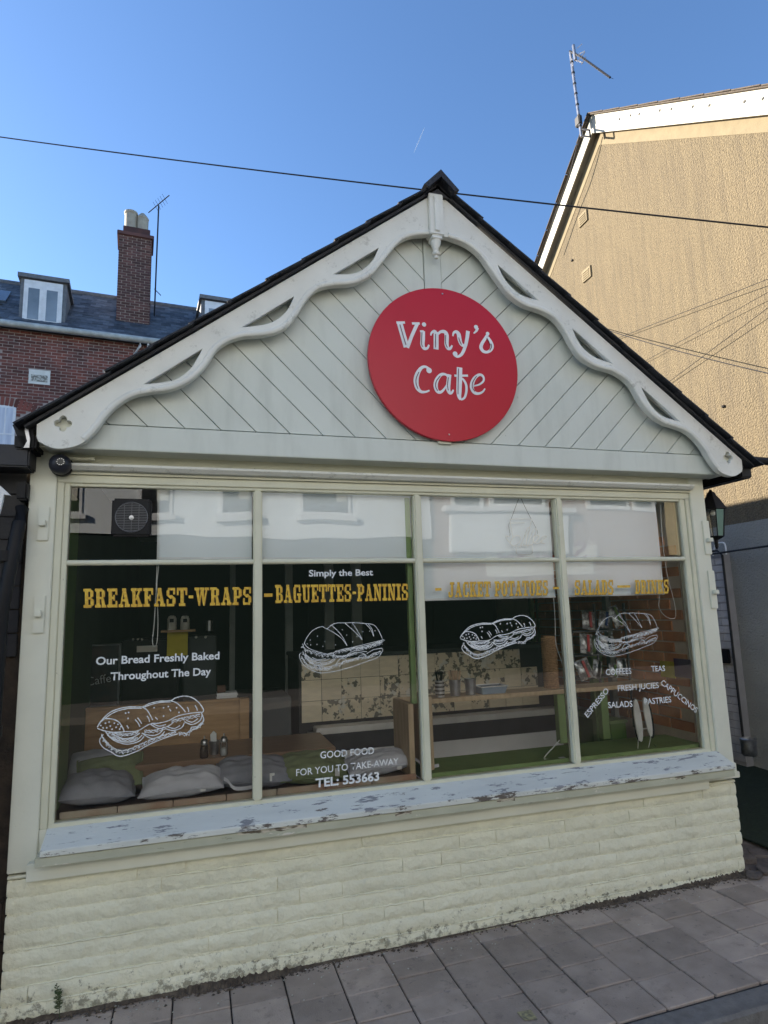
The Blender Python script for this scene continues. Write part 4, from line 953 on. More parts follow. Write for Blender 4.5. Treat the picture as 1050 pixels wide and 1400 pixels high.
# floral tiled counter
fc = empty('tiled_counter', (2.5, 1.3, -.2), 'cafe counter faced with cream and floral patchwork tiles', 'counter')
YC = 1.3; a = at(413, 998, YC); c = at(745, 893, YC); x0, x1 = a.x, c.x+.05; zb = .745; T = .152
MB().box(x0-.02, x1+.02, YC+.008, YC+.6, -.19, zb+3*T).build('carcass', BC, fc)
ch = [(x0, zb), (x1, zb)]
nx = int((x1-x0)/T)
for i in range(nx):
    for j in range(3):
        xx = x0+i*T+random.uniform(-.001,.001)
        if j == 2 and i >= nx-1: continue
        kind = TAN if (i*2+j*3+(i//3)) % 5 in (0, 3) else FLOR
        wdt = T-.003
        MB().box(xx, xx+wdt, YC, YC+.0075, zb+j*T, zb+j*T+T-.003, bev=.001).build('tile', kind, fc)
MB().box(x0-.03, x1+.04, YC-.03, YC+.62, zb+3*T+.001, zb+3*T+.03, bev=.004).build('worktop', DWALL, fc)
MB().box(x0+.08, x1-.02, YC-.16, YC-.02, zb-.065, zb-.02, bev=.006).build('tray_rail', mat('rail_cream', (.75,.72,.66), rough=.4), fc)
MB().box(x0+.04, x1-.02, YC-.145, YC+.0079, zb-.19, zb-.066).build('dark_band', mat('dark_steel_band', (.07,.075,.08), rough=.3, metal=.5), fc)
MB().box(x0+.06, x1-.02, YC-.15, YC+.0079, -.15, zb-.191, bev=.004).build('front_panel', GREYP, fc)
# box frame around second mullion
df = empty('partition_frame', (2.06, .2, .63), 'raw timber partition beside the second mullion with lime green post above', 'partition')
a = at(556, 955, .30); MB().box(1.99, 2.022, .08, .38, .60, a.z, bev=.003).build('board', PINE, df); MB().box(2.115, 2.14, .085, .38, .631, at(596,945,.3).z, bev=.003).build('board', PINE, df)
MB().box(2.023, 2.114, .36, .379, .63, a.z).build('back_board', PINE, df)
MB().box(2.01, 2.042, .066, .10, a.z+.001, 2.22, bev=.003).build('green_post', GREEN, df)
# shelf and things on it
SZ = .985; SYY = .36
shf = empty('window_shelf', (3.1, .45, .98), 'rough timber shelf crossing the right half of the window', 'shelf')
MB().box(2.141, 4.018, SYY, SYY+.20, SZ-.028, SZ, bev=.003).build('board', PINE, shf)
for px in (769, 828):
    a = at(px, 980, SYY+.03); MB().box(a.x-.028, a.x+.028, SYY+.03, SYY+.08, .631, SZ-.029, bev=.002).build('green_leg', GREEN, shf)
def onshelf(px, Y): return at(px, 935, Y).x
x = onshelf(601, SYY+.06)
t = empty('cutlery_tin', (x, SYY+.06, SZ), 'chequered steel tin holding dark cutlery, leftmost on the shelf', 'tin', 'tins on the window shelf')
CHK = mat('chequered_tin', (.55,.55,.55), rough=.3, metal=.6)
MB().lathe([(.030,SZ+.001),(.030,SZ+.105),(.028,SZ+.105),(.028,SZ+.004),(0,SZ+.004)], (x, SYY+.06, 0), n=24).build('can', CHK, t, smooth=True)
for k in range(4): MB().lathe([(.0308,SZ+.014+k*.024),(.0308,SZ+.023+k*.024),(.0301,SZ+.023+k*.024),(.0301,SZ+.014+k*.024)], (x, SYY+.06, 0), n=24).build('black_band', BLACK, t)
for k in range(9):
    an = random.uniform(0,6.28); dx = .018*math.cos(an); dy = .018*math.sin(an)
    MB().tube([(x+dx*.4, SYY+.06+dy*.4, SZ+.02), (x+dx*1.4, SYY+.06+dy*1.4, SZ+.135), (x+dx*1.6, SYY+.06+dy*1.6, SZ+.16)], .004, n=6, radii=[.003,.003,.009]).build('cutlery', BLACK, t)
for k, (px, lab) in enumerate(((622,'zinc bucket full of pale wooden stirrers, second on the shelf'),(643,'plain zinc bucket, third on the shelf next to the blue tray'))):
    x = onshelf(px, SYY+.07)
    t = empty('zinc_bucket', (x, SYY+.07, SZ), lab, 'bucket', 'tins on the window shelf')
    MB().lathe([(.032,SZ+.001),(.038,SZ+.098),(.041,SZ+.100),(.041,SZ+.104),(.037,SZ+.104),(.030,SZ+.005),(0,SZ+.005)], (x, SYY+.07, 0), n=24).build('pail', METAL, t, smooth=True)
    MB().tube([(x+.0375*math.cos(a_*.3927), SYY+.07+.0375*math.sin(a_*.3927), SZ+.080) for a_ in range(17)], .0018, n=5, cap=False).build('rib', METAL, t)
    if k == 0:
        for q in range(22):
            an = random.uniform(0,6.28); r = random.uniform(0,.026); dx, dy = r*math.cos(an), r*math.sin(an)
            MB().box(-.003,.003,-.0008,.0008,0,.15, mtx=Matrix.Translation((x+dx*.6, SYY+.07+dy*.6, SZ+.01)) @ Matrix.Rotation(dx*9, 4, 'Y') @ Matrix.Rotation(an, 4, 'Z')).build('stirrer', mat('birch', (.52,.36,.24), rough=.7) if 'birch' not in bpy.data.materials else bpy.data.materials['birch'], t)
x0_, x1_ = onshelf(654, SYY+.05), onshelf(690, SYY+.05)
t = empty('enamel_tray', ((x0_+x1_)/2, SYY+.08, SZ), 'pale blue enamel tray on the window shelf right of the buckets', 'tray')
MB().prism([(x0_+.012,SYY+.02,SZ+.001),(x1_-.012,SYY+.02,SZ+.001),(x1_,SYY+.005,SZ+.048),(x0_,SYY+.005,SZ+.048)], (0,.13,0), bev=.004).build('dish', BLUEE, t)
MB().tube([(x0_,SYY+.003,SZ+.05),(x1_,SYY+.003,SZ+.05),(x1_,SYY+.137,SZ+.05),(x0_,SYY+.137,SZ+.05),(x0_,SYY+.003,SZ+.05)], .0035, n=6).build('rim', WHITE, t)
# wicker baskets stack
p = at(754, 935, SYY+.1)
for k, (z0, h) in enumerate(((SZ+.001,.20),(SZ+.203,.15))):
    t = empty('wicker_basket', (p.x, SYY+.1, z0), ('tall tan woven basket standing on the shelf by the third mullion','upper tan woven basket stacked beneath the white cord')[k], 'basket', 'stacked woven baskets')
    for q in range(int(h/.0125)):
        zz = z0+.006+q*.0125; MB().tube([(p.x+(.047+.003*k)*math.cos(a_*.349), SYY+.1+.047*math.sin(a_*.349), zz) for a_ in range(19)], .0062, n=6, cap=False).build('woven_row', WICK, t)
    MB().lathe([(.044,z0),(.044,z0+h),(.04,z0+h),(.04,z0+.01),(0,z0+.01)], (p.x, SYY+.1, 0), n=18).build('liner', WICK, t)
# crisp packets on a rack
rk = empty('wire_rack', (3.5, .7, 1.0), 'dark display rack holding crisp packets behind the right bay', 'rack')
YR = .62
a, c = at(786, 935, YR), at(852, 825, YR)
for zz in (1.02, at(800,862,YR).z, at(800,895,YR).z): MB().box(a.x, c.x, YR-.02, YR+.15, zz-.012, zz, bev=.002).build('tier', CAGE, rk)
for xx in (a.x, (a.x*.55+c.x*.45), c.x): MB().box(xx-.008, xx+.008, YR-.01, YR+.006, .64, at(800,826,YR).z, bev=.002).build('upright', CAGE, rk)
k = 0
for (px, py, wpx, hpx, m2) in ((804,848,22,28,REDP),(826,847,20,26,BLUEP),(842,843,18,34,GREEND),(801,880,22,30,REDP),(830,880,24,24,BLACK),(798,915,24,30,REDP),(816,915,16,28,BLACK),(850,912,18,26,BLACK),(838,917,16,20,GREEND)):
    q = at(px, py, YR-.04); wd, ht = wpx/205, hpx/205; rz = random.uniform(-.35,.35)
    t = empty('crisp_packet', (q.x, YR-.04, q.z-ht/2), ('silver and red','silver and blue','silver and green','second row silver and red','second row silver','bottom row silver and red','bottom row narrow silver','bottom row silver, rightmost','bottom row silver and green')[k]+' crisp packet on the display rack', 'packet', 'crisp packets on the rack')
    b = bmesh.new(); NXX, NZZ = 8, 10
    for sgn in (-1, 1):
        gr = [[b.verts.new((wd*(i/NXX-.5), sgn*.022*math.sin(math.pi*i/NXX)**.6*math.sin(math.pi*j/NZZ)**.5+random.uniform(-.0015,.0015)*(0<i<NXX and 0<j<NZZ), ht*(j/NZZ-.5))) for j in range(NZZ+1)] for i in range(NXX+1)]
        for i in range(NXX):
            for j in range(NZZ): b.faces.new((gr[i][j], gr[i+1][j], gr[i+1][j+1], gr[i][j+1]))
    bmesh.ops.remove_doubles(b, verts=b.verts[:], dist=1e-5); bmesh.ops.recalc_face_normals(b, faces=b.faces[:])
    b.transform(Matrix.Translation((q.x, YR-.045, q.z)) @ Matrix.Rotation(rz, 4, 'Y') @ Matrix.Rotation(-.2, 4, 'X'))
    mb = MB(); mb.join(b); mb.build('bag', FOIL, t, smooth=True)
    mb = MB(); mb.box(-.010,.010,-.028,-.0235,-ht*.42,ht*.42, mtx=Matrix.Translation((q.x, YR-.045, q.z)) @ Matrix.Rotation(rz, 4, 'Y') @ Matrix.Rotation(-.2, 4, 'X')); mb.build('stripe', m2, t)
    k += 1
q = at(841, 876, YR-.1); tag(MB().box(q.x-.055, q.x+.055, YR-.105, YR-.1, q.z-.011, q.z+.011).build('price_ticket', PAPER), 'white price ticket strip in front of the crisp packets', 'ticket')
# brick on the inside of the right wall (each visible brick a part)
MB().box(4.006, 4.0185, .10, 2.2, .3, 2.4).build('inner_brick_mortar', ORM, cafe)
b = MB(); b.box(0, .012, 0, .212, 0, .064, bev=.003); o_ = b.build('brick', ORB, cafe); bme = o_.data; bpy.data.objects.remove(o_)
r = 0; z = .68
while z < 2.02:
    y = .105 + (0 if r % 2 == 0 else .11)
    while y < 1.9:
        place(bme, 'brick', cafe, Matrix.Translation((3.998+random.uniform(-.001,.001), y, z))); y += .2225
    z += .0745; r += 1
t = empty('sticker_cards', (3.98, .4, 1.0), 'yellow and purple cards fixed to the inner brick wall', 'card')
a, c = atx(904,925,3.985), atx(921,905,3.985); MB().prism([(3.985,a.y,a.z),(3.985,c.y,a.z),(3.985,c.y,c.z),(3.985,a.y,c.z)], (.004,0,0)).build('yellow_card', YEL, t)
a, c = atx(923,925,3.985), atx(944,902,3.985); MB().prism([(3.985,a.y,a.z),(3.985,c.y,a.z),(3.985,c.y,c.z),(3.985,a.y,c.z)], (.004,0,0)).build('purple_card', PURP, t)
# green cabinet and deep items on the right
t = empty('green_cabinet', (3.7, 1.0, -.2), 'green painted low cabinet behind the espresso lettering', 'cabinet')
a, c = at(838, 1030, .75), at(885, 985, .75); MB().box(a.x, 3.95, .75, 1.3, -.19, c.z).build('body', GREEND, t); MB().box(a.x-.01, 3.96, .735, 1.31, c.z+.0005, c.z+.022, bev=.003).build('top', GREEN, t)
p = at(868, 1000, .74); MB().box(p.x+.01, p.x+.10, .741, .7495, p.z-.03, p.z-.015).build('handle', GREEN, t)
t = empty('green_door_frame', (3.3, .95, -.2), 'lime green upright post with pale jamb behind the right bay', 'post')
a = at(820, 950, .9); MB().box(a.x-.05, a.x+.05, .9, .95, -.19, 1.3).build('green_post', GREEN, t); a = at(841, 950, .9); MB().box(a.x-.03, a.x+.03, .88, .93, .66, 2.2).build('pale_jamb', mat('pale_jamb_paint', (.3,.31,.27), rough=.5), t)
a = at(868, 900, .8); MB().box(a.x-.012, a.x+.012, .8, .83, .66, 2.2).build('slim_jamb', mat('slim_jamb_paint', (.24,.26,.2), rough=.5), t)
# flip-flop like pair of white display boards on a wire stand
q = at(872, 1020, .14)
t = empty('display_stand', (q.x, .14, .631), 'wire stand holding two narrow white boards on the green window board', 'display stand')
def oval(px, py, wpx, hpx, Y, rz):
    q_ = at(px, py, Y); b = MB(); pts = []
    for k_ in range(24):
        an = 2*math.pi*k_/24; x_ = wpx/215*math.copysign(abs(math.cos(an))**.8, math.cos(an)); z_ = hpx/215*math.sin(an)
        pts.append((q_.x+x_*math.cos(rz)-z_*math.sin(rz), Y, q_.z+x_*math.sin(rz)+z_*math.cos(rz)))
    return b.prism(pts, (0,.01,0))
oval(873, 985, 5.5, 29, .15, .06).build('white_board', PAPER, t); oval(886, 980, 5, 27, .135, .10).build('white_board', PAPER, t)
oval(887.5, 981, 6.3, 28.5, .147, .10).build('black_back', BLACK, t); oval(872, 984, 6.6, 30.5, .162, .06).build('black_back', BLACK, t)
for k in range(2): MB().tube(spline([tuple(at(x_, y_, .11)) for x_, y_ in (((872,1027),(873,1010),(877,998),(888,997),(889,1010),(886,1025)) if k == 0 else ((866,1025),(880,1026),(893,1027),(897,1022),(894,1018)))], 5), .0022, n=6).build('wire', WCORD if k == 0 else BLACK, t)

# dark neutral partition closing the deep part of the shop
MB().box(1.9, 4.0, 2.9, 2.95, -.19, 2.45).build('rear_partition', DWALL, cafe)

# ================================================================= left neighbour
nb = empty('neighbour_shopfront', (-1, .1, -.2), 'dark boarded neighbouring shopfront at the left edge', 'building')
MB().box(-6, -.012, .05, 5, -.6, 2.30).build('wall', BROWNW, nb)
for k in range(8): MB().box(-5.9, -.030, .030, .0499, 1.38+.115*k, 1.49+.115*k, bev=.003).build('cladding_board', DARK, nb)
b = MB(); b.box(-5.9, .020, -.155, .02, 2.285, 2.395, bev=.008); b.build('fascia_beam', DARK, nb)
MB().box(-5.9, -.2, -.10, .02, -.3, 2.28).build('dark_panel', DARK, nb)
for zz in (.02,.2,.38): MB().box(-.20, -.012, .02, .0495, zz-.28, zz-.09, bev=.01).build('base_block', BROWNW, nb)
t = empty('drainpipe', (-.06, -.1, -.2), 'black rain pipe running down beside the left pilaster', 'drainpipe')
MB().tube([at(30,695,-.02), at(26,715,-.06), at(22,735,-.08), (-.075,-.08,1.6), (-.085,-.08,.3), (-.09,-.08,-.22)], .031, n=14).build('pipe', BLACK, t, smooth=True)
for zz in (1.86, 1.05): MB().tube([(-.078,-.08,zz-.025), (-.078,-.08,zz+.025)], .037, n=14).build('collar', BLACK, t, smooth=True)
MB().box(-.05, .0, -.06, .03, at(30,680,-.02).z-.02, at(30,660,-.02).z, bev=.01).build('hopper', BLACK, t)
tag(MB().prism([tuple(at(x_, y_, -.2)) for x_, y_ in ((-8,660),(0,664),(14,677),(5,676),(2,690),(-2,704),(-8,704))], (0,.02,0)).build('torn_notice', PAPER), 'torn white scrap hanging at the far left edge', 'paper')

# ================================================================= rear brick terrace
A = Vector((-3.617, 11.889, 0)); B_ = Vector((-.062, 12.207, 0)); TR = math.atan2(B_.y-A.y, B_.x-A.x)
tr = empty('brick_terrace', (A.x, A.y, -.2), 'red brick terraced house with slate roof and dormers behind the cafe', 'house')
TM = Matrix.Translation(A) @ Matrix.Rotation(TR, 4, 'Z')
def tw(px, py, v=0.):                              # picture ray onto the terrace plane set back by v -> local (u, z)
    n = (TM.to_3x3() @ Vector((0,1,0))); d = ray(px, py); o = A + n*v
    t_ = (o-CAM).dot(n)/d.dot(n); P = TM.inverted() @ (CAM+d*t_); return P.x, P.z
def tbox(name, m, u0, u1, v0, v1, z0, z1, par=None, bev=0):
    b = MB(); b.box(u0, u1, v0, v1, z0, z1, bev=bev); b.bm.transform(TM); return b.build(name, m, par or tr)
GZT = 8.32
WALLV = .22
tbox('wall', BRICKM, -4.2, 9, WALLV+.008, WALLV+2.4, -.5, GZT+.02)
u_, zw = tw(0, 552, WALLV)
wu0, wz1 = tw(-30, 548, WALLV); wu1, wz0 = tw(19, 606, WALLV); wz0 -= .35
pu0, pz1 = tw(40, 505, WALLV); pu1, pz0 = tw(68, 527, WALLV)
b = MB(); b.box(0, .209, WALLV, WALLV+.012, 0, .059); b.bm.transform(Matrix.Identity(4)); o_ = b.build('brick', BRICKR, tr); tbm = o_.data; bpy.data.objects.remove(o_)
stuff = MB(); cnt = 0; z = 5.3; r = 0; cells = []
while z < GZT-.05:
    u = -2.2 + (.1125 if r % 2 else 0)
    while u < 3.4:
        segs = [(u, u+.215)]
        for (a0, a1, c0, c1) in ((wu0-.01, wu1+.01, wz0, wz1+.16), (pu0, pu1, pz0, pz1)):
            if z+.050 > c0 and z+.014 < c1:
                segs = [q for (p_, q_) in segs for q in (((p_, min(q_, a0)), (max(p_, a1), q_)))]
        for (p_, q_) in segs:
            if q_-p_ > .03: cells.append((p_, z, q_-p_))
        u += .225
    z += .075; r += 1
vis = []
for (u, z, wd_) in cells:
    P = TM @ Vector((u, WALLV, z)); d = P-CAM; X = 525+FPX*d.dot(rt)/d.dot(fw); Y = 700-FPX*d.dot(up)/d.dot(fw)
    hidden = Y > 578-(X-10)*.53 or X > 330
    vis.append((hidden or X < -12, -Y, u, z, wd_))
vis.sort(key=lambda q: (q[0], q[1]))
for i, (h, y_, u, z, wd_) in enumerate(vis):
    mt = TM @ Matrix.Translation((u, random.uniform(-.002,.002), z)) @ Matrix.Diagonal((wd_/.215, 1, 1, 1))
    if not h and cnt < 298: place(tbm, 'brick', tr, mt); cnt += 1
    elif not h:
        b = bmesh.new(); b.from_mesh(tbm); b.transform(mt); stuff.join(b)
if len(stuff.bm.verts): stuffpart(stuff.build('brickwork', BRICKR, tr))
# arched lintel bricks above the window
for k in range(-9, 10):
    uc = (wu0+wu1)/2; an = k*.045; rr = 2.0
    b = MB(); b.box(-.034, .034, WALLV-.004, WALLV+.01, 0, .20)
    b.bm.transform(TM @ Matrix.Translation((uc+rr*math.sin(an), 0, wz1+.0-rr+rr*math.cos(an)-.05)) @ Matrix.Rotation(an, 4, 'Y'))
    b.build('arch_brick', BRICKR, tr)
wdw = tbox('window', UPVC, wu0, wu1, WALLV+.002, WALLV+.03, wz0, wz1-.05)
tbox('pane', CURT, wu0+.06, wu1-.06, WALLV-.002, WALLV+.0015, wz0+.06, wz1-.11, wdw)
tbox('glazing_bar', UPVC, wu0, wu1, WALLV-.008, WALLV-.0025, (wz0+wz1)/2-.1, (wz0+wz1)/2-.07, wdw)
tbox('glazing_bar', UPVC, wu1-.22, wu1-.19, WALLV-.008, WALLV-.0025, (wz0+wz1)/2-.069, wz1-.11, wdw)
pl = tbox('date_plaque', mat('stone_plaque', (.75,.74,.68), (.66,.65,.58), rough=.8), pu0, pu1, WALLV-.02, WALLV+.02, pz0, pz1)
tbox('worn_relief', mat('relief_stain', (.2,.19,.16), (.5,.49,.43), rough=.9, scale=22, lo=.45, hi=.55), pu0+.05, pu1-.05, WALLV-.0235, WALLV-.021, pz0+.06, pz1-.12, pl)
# gutter and downpipes
b = MB(); b.tube([TM @ Vector((-4.2, .0, GZT+.02)), TM @ Vector((9, .0, GZT+.02))], .075, n=12); b.build('gutter', mat('grey_white_gutter', (.50,.52,.50), (.35,.36,.34), rough=.6, scale=6), tr, smooth=True)
for (pa, pb) in (((192,462),(184,485)),((203,464),(203,480))):
    u0, z0 = tw(*pa); u1, z1 = tw(*pb, WALLV*.9)
    b = MB(); b.tube([TM @ Vector((u0, .02, GZT-.03)), TM @ Vector((u0, .04, GZT-.12)), TM @ Vector((u1, WALLV-.05, z1)), TM @ Vector((u1, WALLV-.05, 4))], .035, n=8); b.build('downpipe', UPVC, tr, smooth=True)
tbox('eaves_soffit', DARK, -4.2, 9, .06, WALLV+.1, GZT-.02, GZT+.02)
# roof plane: from the gutter back and up
RS = .93; RH0 = GZT+.06; RL = 2.15                 # rise per run, height at eaves, run to ridge
b = MB(); b.prism([(-4.2,0,RH0-.03),(9,0,RH0-.03),(9,RL,RH0+RS*RL-.03),(-4.2,RL,RH0+RS*RL-.03)], (0,.0,-.1)); b.bm.transform(TM); ro = b.build('roof', SLATE, tr)
b = MB(); b.prism([(-4.2,RL,RH0+RS*RL),(9,RL,RH0+RS*RL),(9,RL*2,RH0),(-4.2,RL*2,RH0)], (0,0,-.1)); b.bm.transform(TM); b.build('rear_roof', SLATE, tr)
sn = Vector((0,-RS,1)).normalized(); sd_ = Vector((0,1,RS)).normalized()
sb = MB(); sw, sh_ = .25, .19
sb.prism([(0.002,0,0),(sw-.002,0,0),(sw-.002,0+.20*sd_.y,.20*sd_.z),(0.002,.20*sd_.y,.20*sd_.z)], tuple(sn*.012)); o_ = sb.build('slate', SLATE, ro); slm = o_.data; bpy.data.objects.remove(o_)
SLV = []
nr = int(RL/(sh_*sd_.y))
for r in range(nr):
    for k in range(-24, 30):
        u = k*sw + (sw/2 if r % 2 else 0); s = r*sh_
        P = TM @ Vector((u, s*sd_.y, RH0+s*sd_.z)); d = P-CAM; X = 525+FPX*d.dot(rt)/d.dot(fw); Y = 700-FPX*d.dot(up)/d.dot(fw)
        if X < -14 or X > 345 or Y > 578-(X-10)*.53: continue
        SLV.append((s, u))
SLV.sort(); stf = MB()
for i, (s, u) in enumerate(SLV):
    mt = TM @ Matrix.Translation(Vector((u, s*sd_.y, RH0+s*sd_.z))+sn*(.001+random.uniform(0,.006))) @ Matrix.Rotation(random.uniform(-.008,.008), 4, 'X') @ Matrix.Rotation(math.radians(-.9), 4, 'X')
    if i < 298: place(slm, 'slate', ro, mt)
    else:
        b = bmesh.new(); b.from_mesh(slm); b.transform(mt); stf.join(b)
if len(stf.bm.verts): stuffpart(stf.build('slating', SLATE, ro))
b = MB(); b.tube([TM @ Vector((-4.2,RL,RH0+RS*RL+.02)), TM @ Vector((9,RL,RH0+RS*RL+.02))], .07, n=8); b.build('ridge', SLATE, ro)
# rooflight strip at far left of the roof
b = MB(); b.box(-1.2,.25,0,.8*1.0,.0,.05); b.bm.transform(TM @ Matrix.Translation((tw(2,410,1.2)[0]-.1, .9, RH0+.9*RS+.03)) @ Matrix.Rotation(math.atan(RS), 4, 'X')); b.build('rooflight', mat('rooflight_glass', (.10,.13,.17), rough=.15), ro)
# dormers
def dormer(px0, px1, pyt, pyb, v, pan):
    u0, z1 = tw(px0, pyt, v); u1, z0 = tw(px1, pyb, v); u1 = tw(px1, pyt+6, v)[0]; z0 = tw(px0+5, pyb, v)[1]; z1 = tw(px0, pyt, v)[1]
    dl = RH0+RS*v
    z0 = min(z0, dl+.1)
    body = MB(); body.prism([(u0, v+.02, z0-.15),(u0, v+.02, z1-.1),(u0, v+2.2, z1+.0),(u0, v+2.2, z0-.15+1.6)], (u1-u0, 0, 0)); body.bm.transform(TM); bo = body.build('dormer', LEAD, tr)
    tbox('flat_roof', LEAD, u0-.06, u1+.06, v-.08, v+2.3, z1-.099, z1+.0, bo)
    fr = tbox('window_frame', UPVC, u0+.08, u1-.08, v-.03, v+.019, z0-.02, z1-.14, bo)
    m_ = (u0+u1)/2
    for (a, c) in ((u0+.15, m_-.03), (m_+.03, u1-.15)):
        pass
    for q, (a, c) in enumerate(((u0+.13, m_-.025), (m_+.025, u1-.13))):
        MBx = MB(); MBx.box(a, c, v-.045, v-.0301, z0+.04, z1-.30); MBx.bm.transform(TM); MBx.build('sash', UPVC, bo)
        MBy = MB(); MBy.box(a+.05, c-.05, v-.05, v-.0451, z0+.09, z1-.35); MBy.bm.transform(TM); MBy.build('pane', mat('dormer_glass', (.16,.20,.24), (.28,.33,.38), rough=.1, scale=1.2) if 'dormer_glass' not in bpy.data.materials else bpy.data.materials['dormer_glass'], bo)
    return bo
dormer(29, 92, 374, 441, .25, 2)
dormer(276, 352, 404, 447, .25, 2)
# chimney
CV = .75
cu0, cz1 = tw(163, 320, CV); cu1, _ = tw(208, 324, CV); _, cz0 = tw(170, 434, CV)
chim = MB(); chim.box(cu0+.006, cu1-.006, CV+.008, CV+.75, cz0-.8, cz1); chim.bm.transform(TM); co = chim.build('chimney', BRICKM, tr)
b = MB(); b.box(0, .203, 0, .012, 0, .057); o_ = b.build('brick', BRICKC, co); cbm = o_.data; bpy.data.objects.remove(o_)
b = MB(); b.box(0, .093, 0, .012, 0, .057); o_ = b.build('brick', BRICKC, co); cbh = o_.data; bpy.data.objects.remove(o_)
z = cz0-.15; r = 0; W_ = cu1-cu0; cn = 0
while z < cz1-.02 and cn < 296:
    out = .0
    u = 0
    while u < W_-.03:
        half = (r % 2 == 1 and u == 0) or (W_-u < .17)
        L = .102 if half else .212
        place(cbh if half else cbm, 'brick', co, TM @ Matrix.Translation((cu0+u, CV-.004, z)) @ Matrix.Diagonal((min(1.15,(W_-u)/L) if W_-u < L+.06 else 1, 1, 1, 1))); cn += 1
        u += L+.010
    for q in range(4):                              # right return, seen edge-on
        vv = (q*.222 + (0 if r % 2 else .11))
        if vv+.21 < .76: place(cbm, 'brick', co, TM @ Matrix.Translation((cu1+.004, CV+vv, z)) @ Matrix.Rotation(math.pi/2, 4, 'Z')); cn += 1
    z += .0735; r += 1
zt_ = tw(163, 320, CV)[1]
tbox('corbel', BRICKC, cu0-.05, cu1+.05, CV-.05, CV+.81, zt_+.001, zt_+.10, co, .01)
tbox('corbel', BRICKC, cu0+.09, cu1-.05, CV+.03, CV+.72, zt_+.101, zt_+.30, co, .01)
for k, px in enumerate((179, 195)):
    uu, _ = tw(px, 300, CV+.3); zz = zt_+.28
    if k == 0: pr = [(.15,zz),(.155,zz+.50),(.175,zz+.53),(.175,zz+.58),(.12,zz+.58),(.12,zz+.1),(0,zz+.1)]
    else: pr = [(.15,zz),(.155,zz+.42),(.17,zz+.46),(.15,zz+.50),(.05,zz+.62),(0,zz+.63)]
    b = MB(); b.lathe(pr, (uu, CV+.3, 0), n=8 if k else 16); b.bm.transform(TM); b.build('chimney_pot', POT, co)
def aerial(name, label, base, tip, elems):
    t = empty(name, base, label, 'aerial'); MB().tube([base, tip], .018, n=6).build('mast', METAL, t)
    return t
b0, t0 = tw(211, 432, CV+.4), tw(217, 281, CV+.4)
w3 = lambda p, v: TM @ Vector((p[0], v, p[1]))
base, tip = w3(b0, CV+.4), w3(t0, CV+.4)
t = empty('tv_aerial', base, 'thin tv aerial on a pole beside the brick chimney', 'aerial')
MB().tube([base, tip], .022, n=6).build('mast', CABLE, t)
q0, q1 = w3(tw(203,285,CV+.4), CV+.6), w3(tw(231,273,CV+.4), CV+.2)
MB().tube([q0, q1], .014, n=6).build('boom', CABLE, t)
for k in range(5):
    p = q0.lerp(q1, .35+.11*k); MB().tube([p+Vector((-.07,-.05,.10)), p+Vector((.07,.05,-.10))], .006, n=4).build('element', CABLE, t)
MB().tube([w3(tw(211,395,CV+.4),CV+.4), w3(tw(220,404,CV+.4),CV+.4)], .012, n=5).build('spur', CABLE, t)

# ================================================================= right rendered house
XH = 6.0; OV = .10
hs = empty('rendered_house', (8, 3, -.2), 'tall house with beige roughcast gable wall rising right of the cafe', 'house')
pa = atx(808,158,XH-OV); pf = atx(1050,121,XH-OV); pb = atx(735,362,XH-OV)
sf = (pa.z-pf.z)/(pa.y-pf.y); sb_ = (pa.z-pb.z)/(pb.y-pa.y)
YF, YB = -.5, 7.2
zf, zb_ = pa.z-sf*(pa.y-YF), pa.z-sb_*(YB-pa.y)
WT = .13
MB().prism([(XH,YF,-.5),(XH,YF,zf-WT),(XH,pa.y,pa.z-WT),(XH,YB,zb_-WT),(XH,YB,-.5)], (7,0,0)).build('gable_wall', RENDER_, hs)
MB().box(XH-.006, XH-.0005, YF+.01, YB, -.5, 2.30, bev=.002).build('fill_light_band', mat('fill_light_grey', (.37,.36,.315), (.29,.285,.255), rough=.9, scale=1.6, bump=1, bscale=60, bdist=.02), hs)  # added paler grey sheet: fill light on the shaded lower wall, put into colour
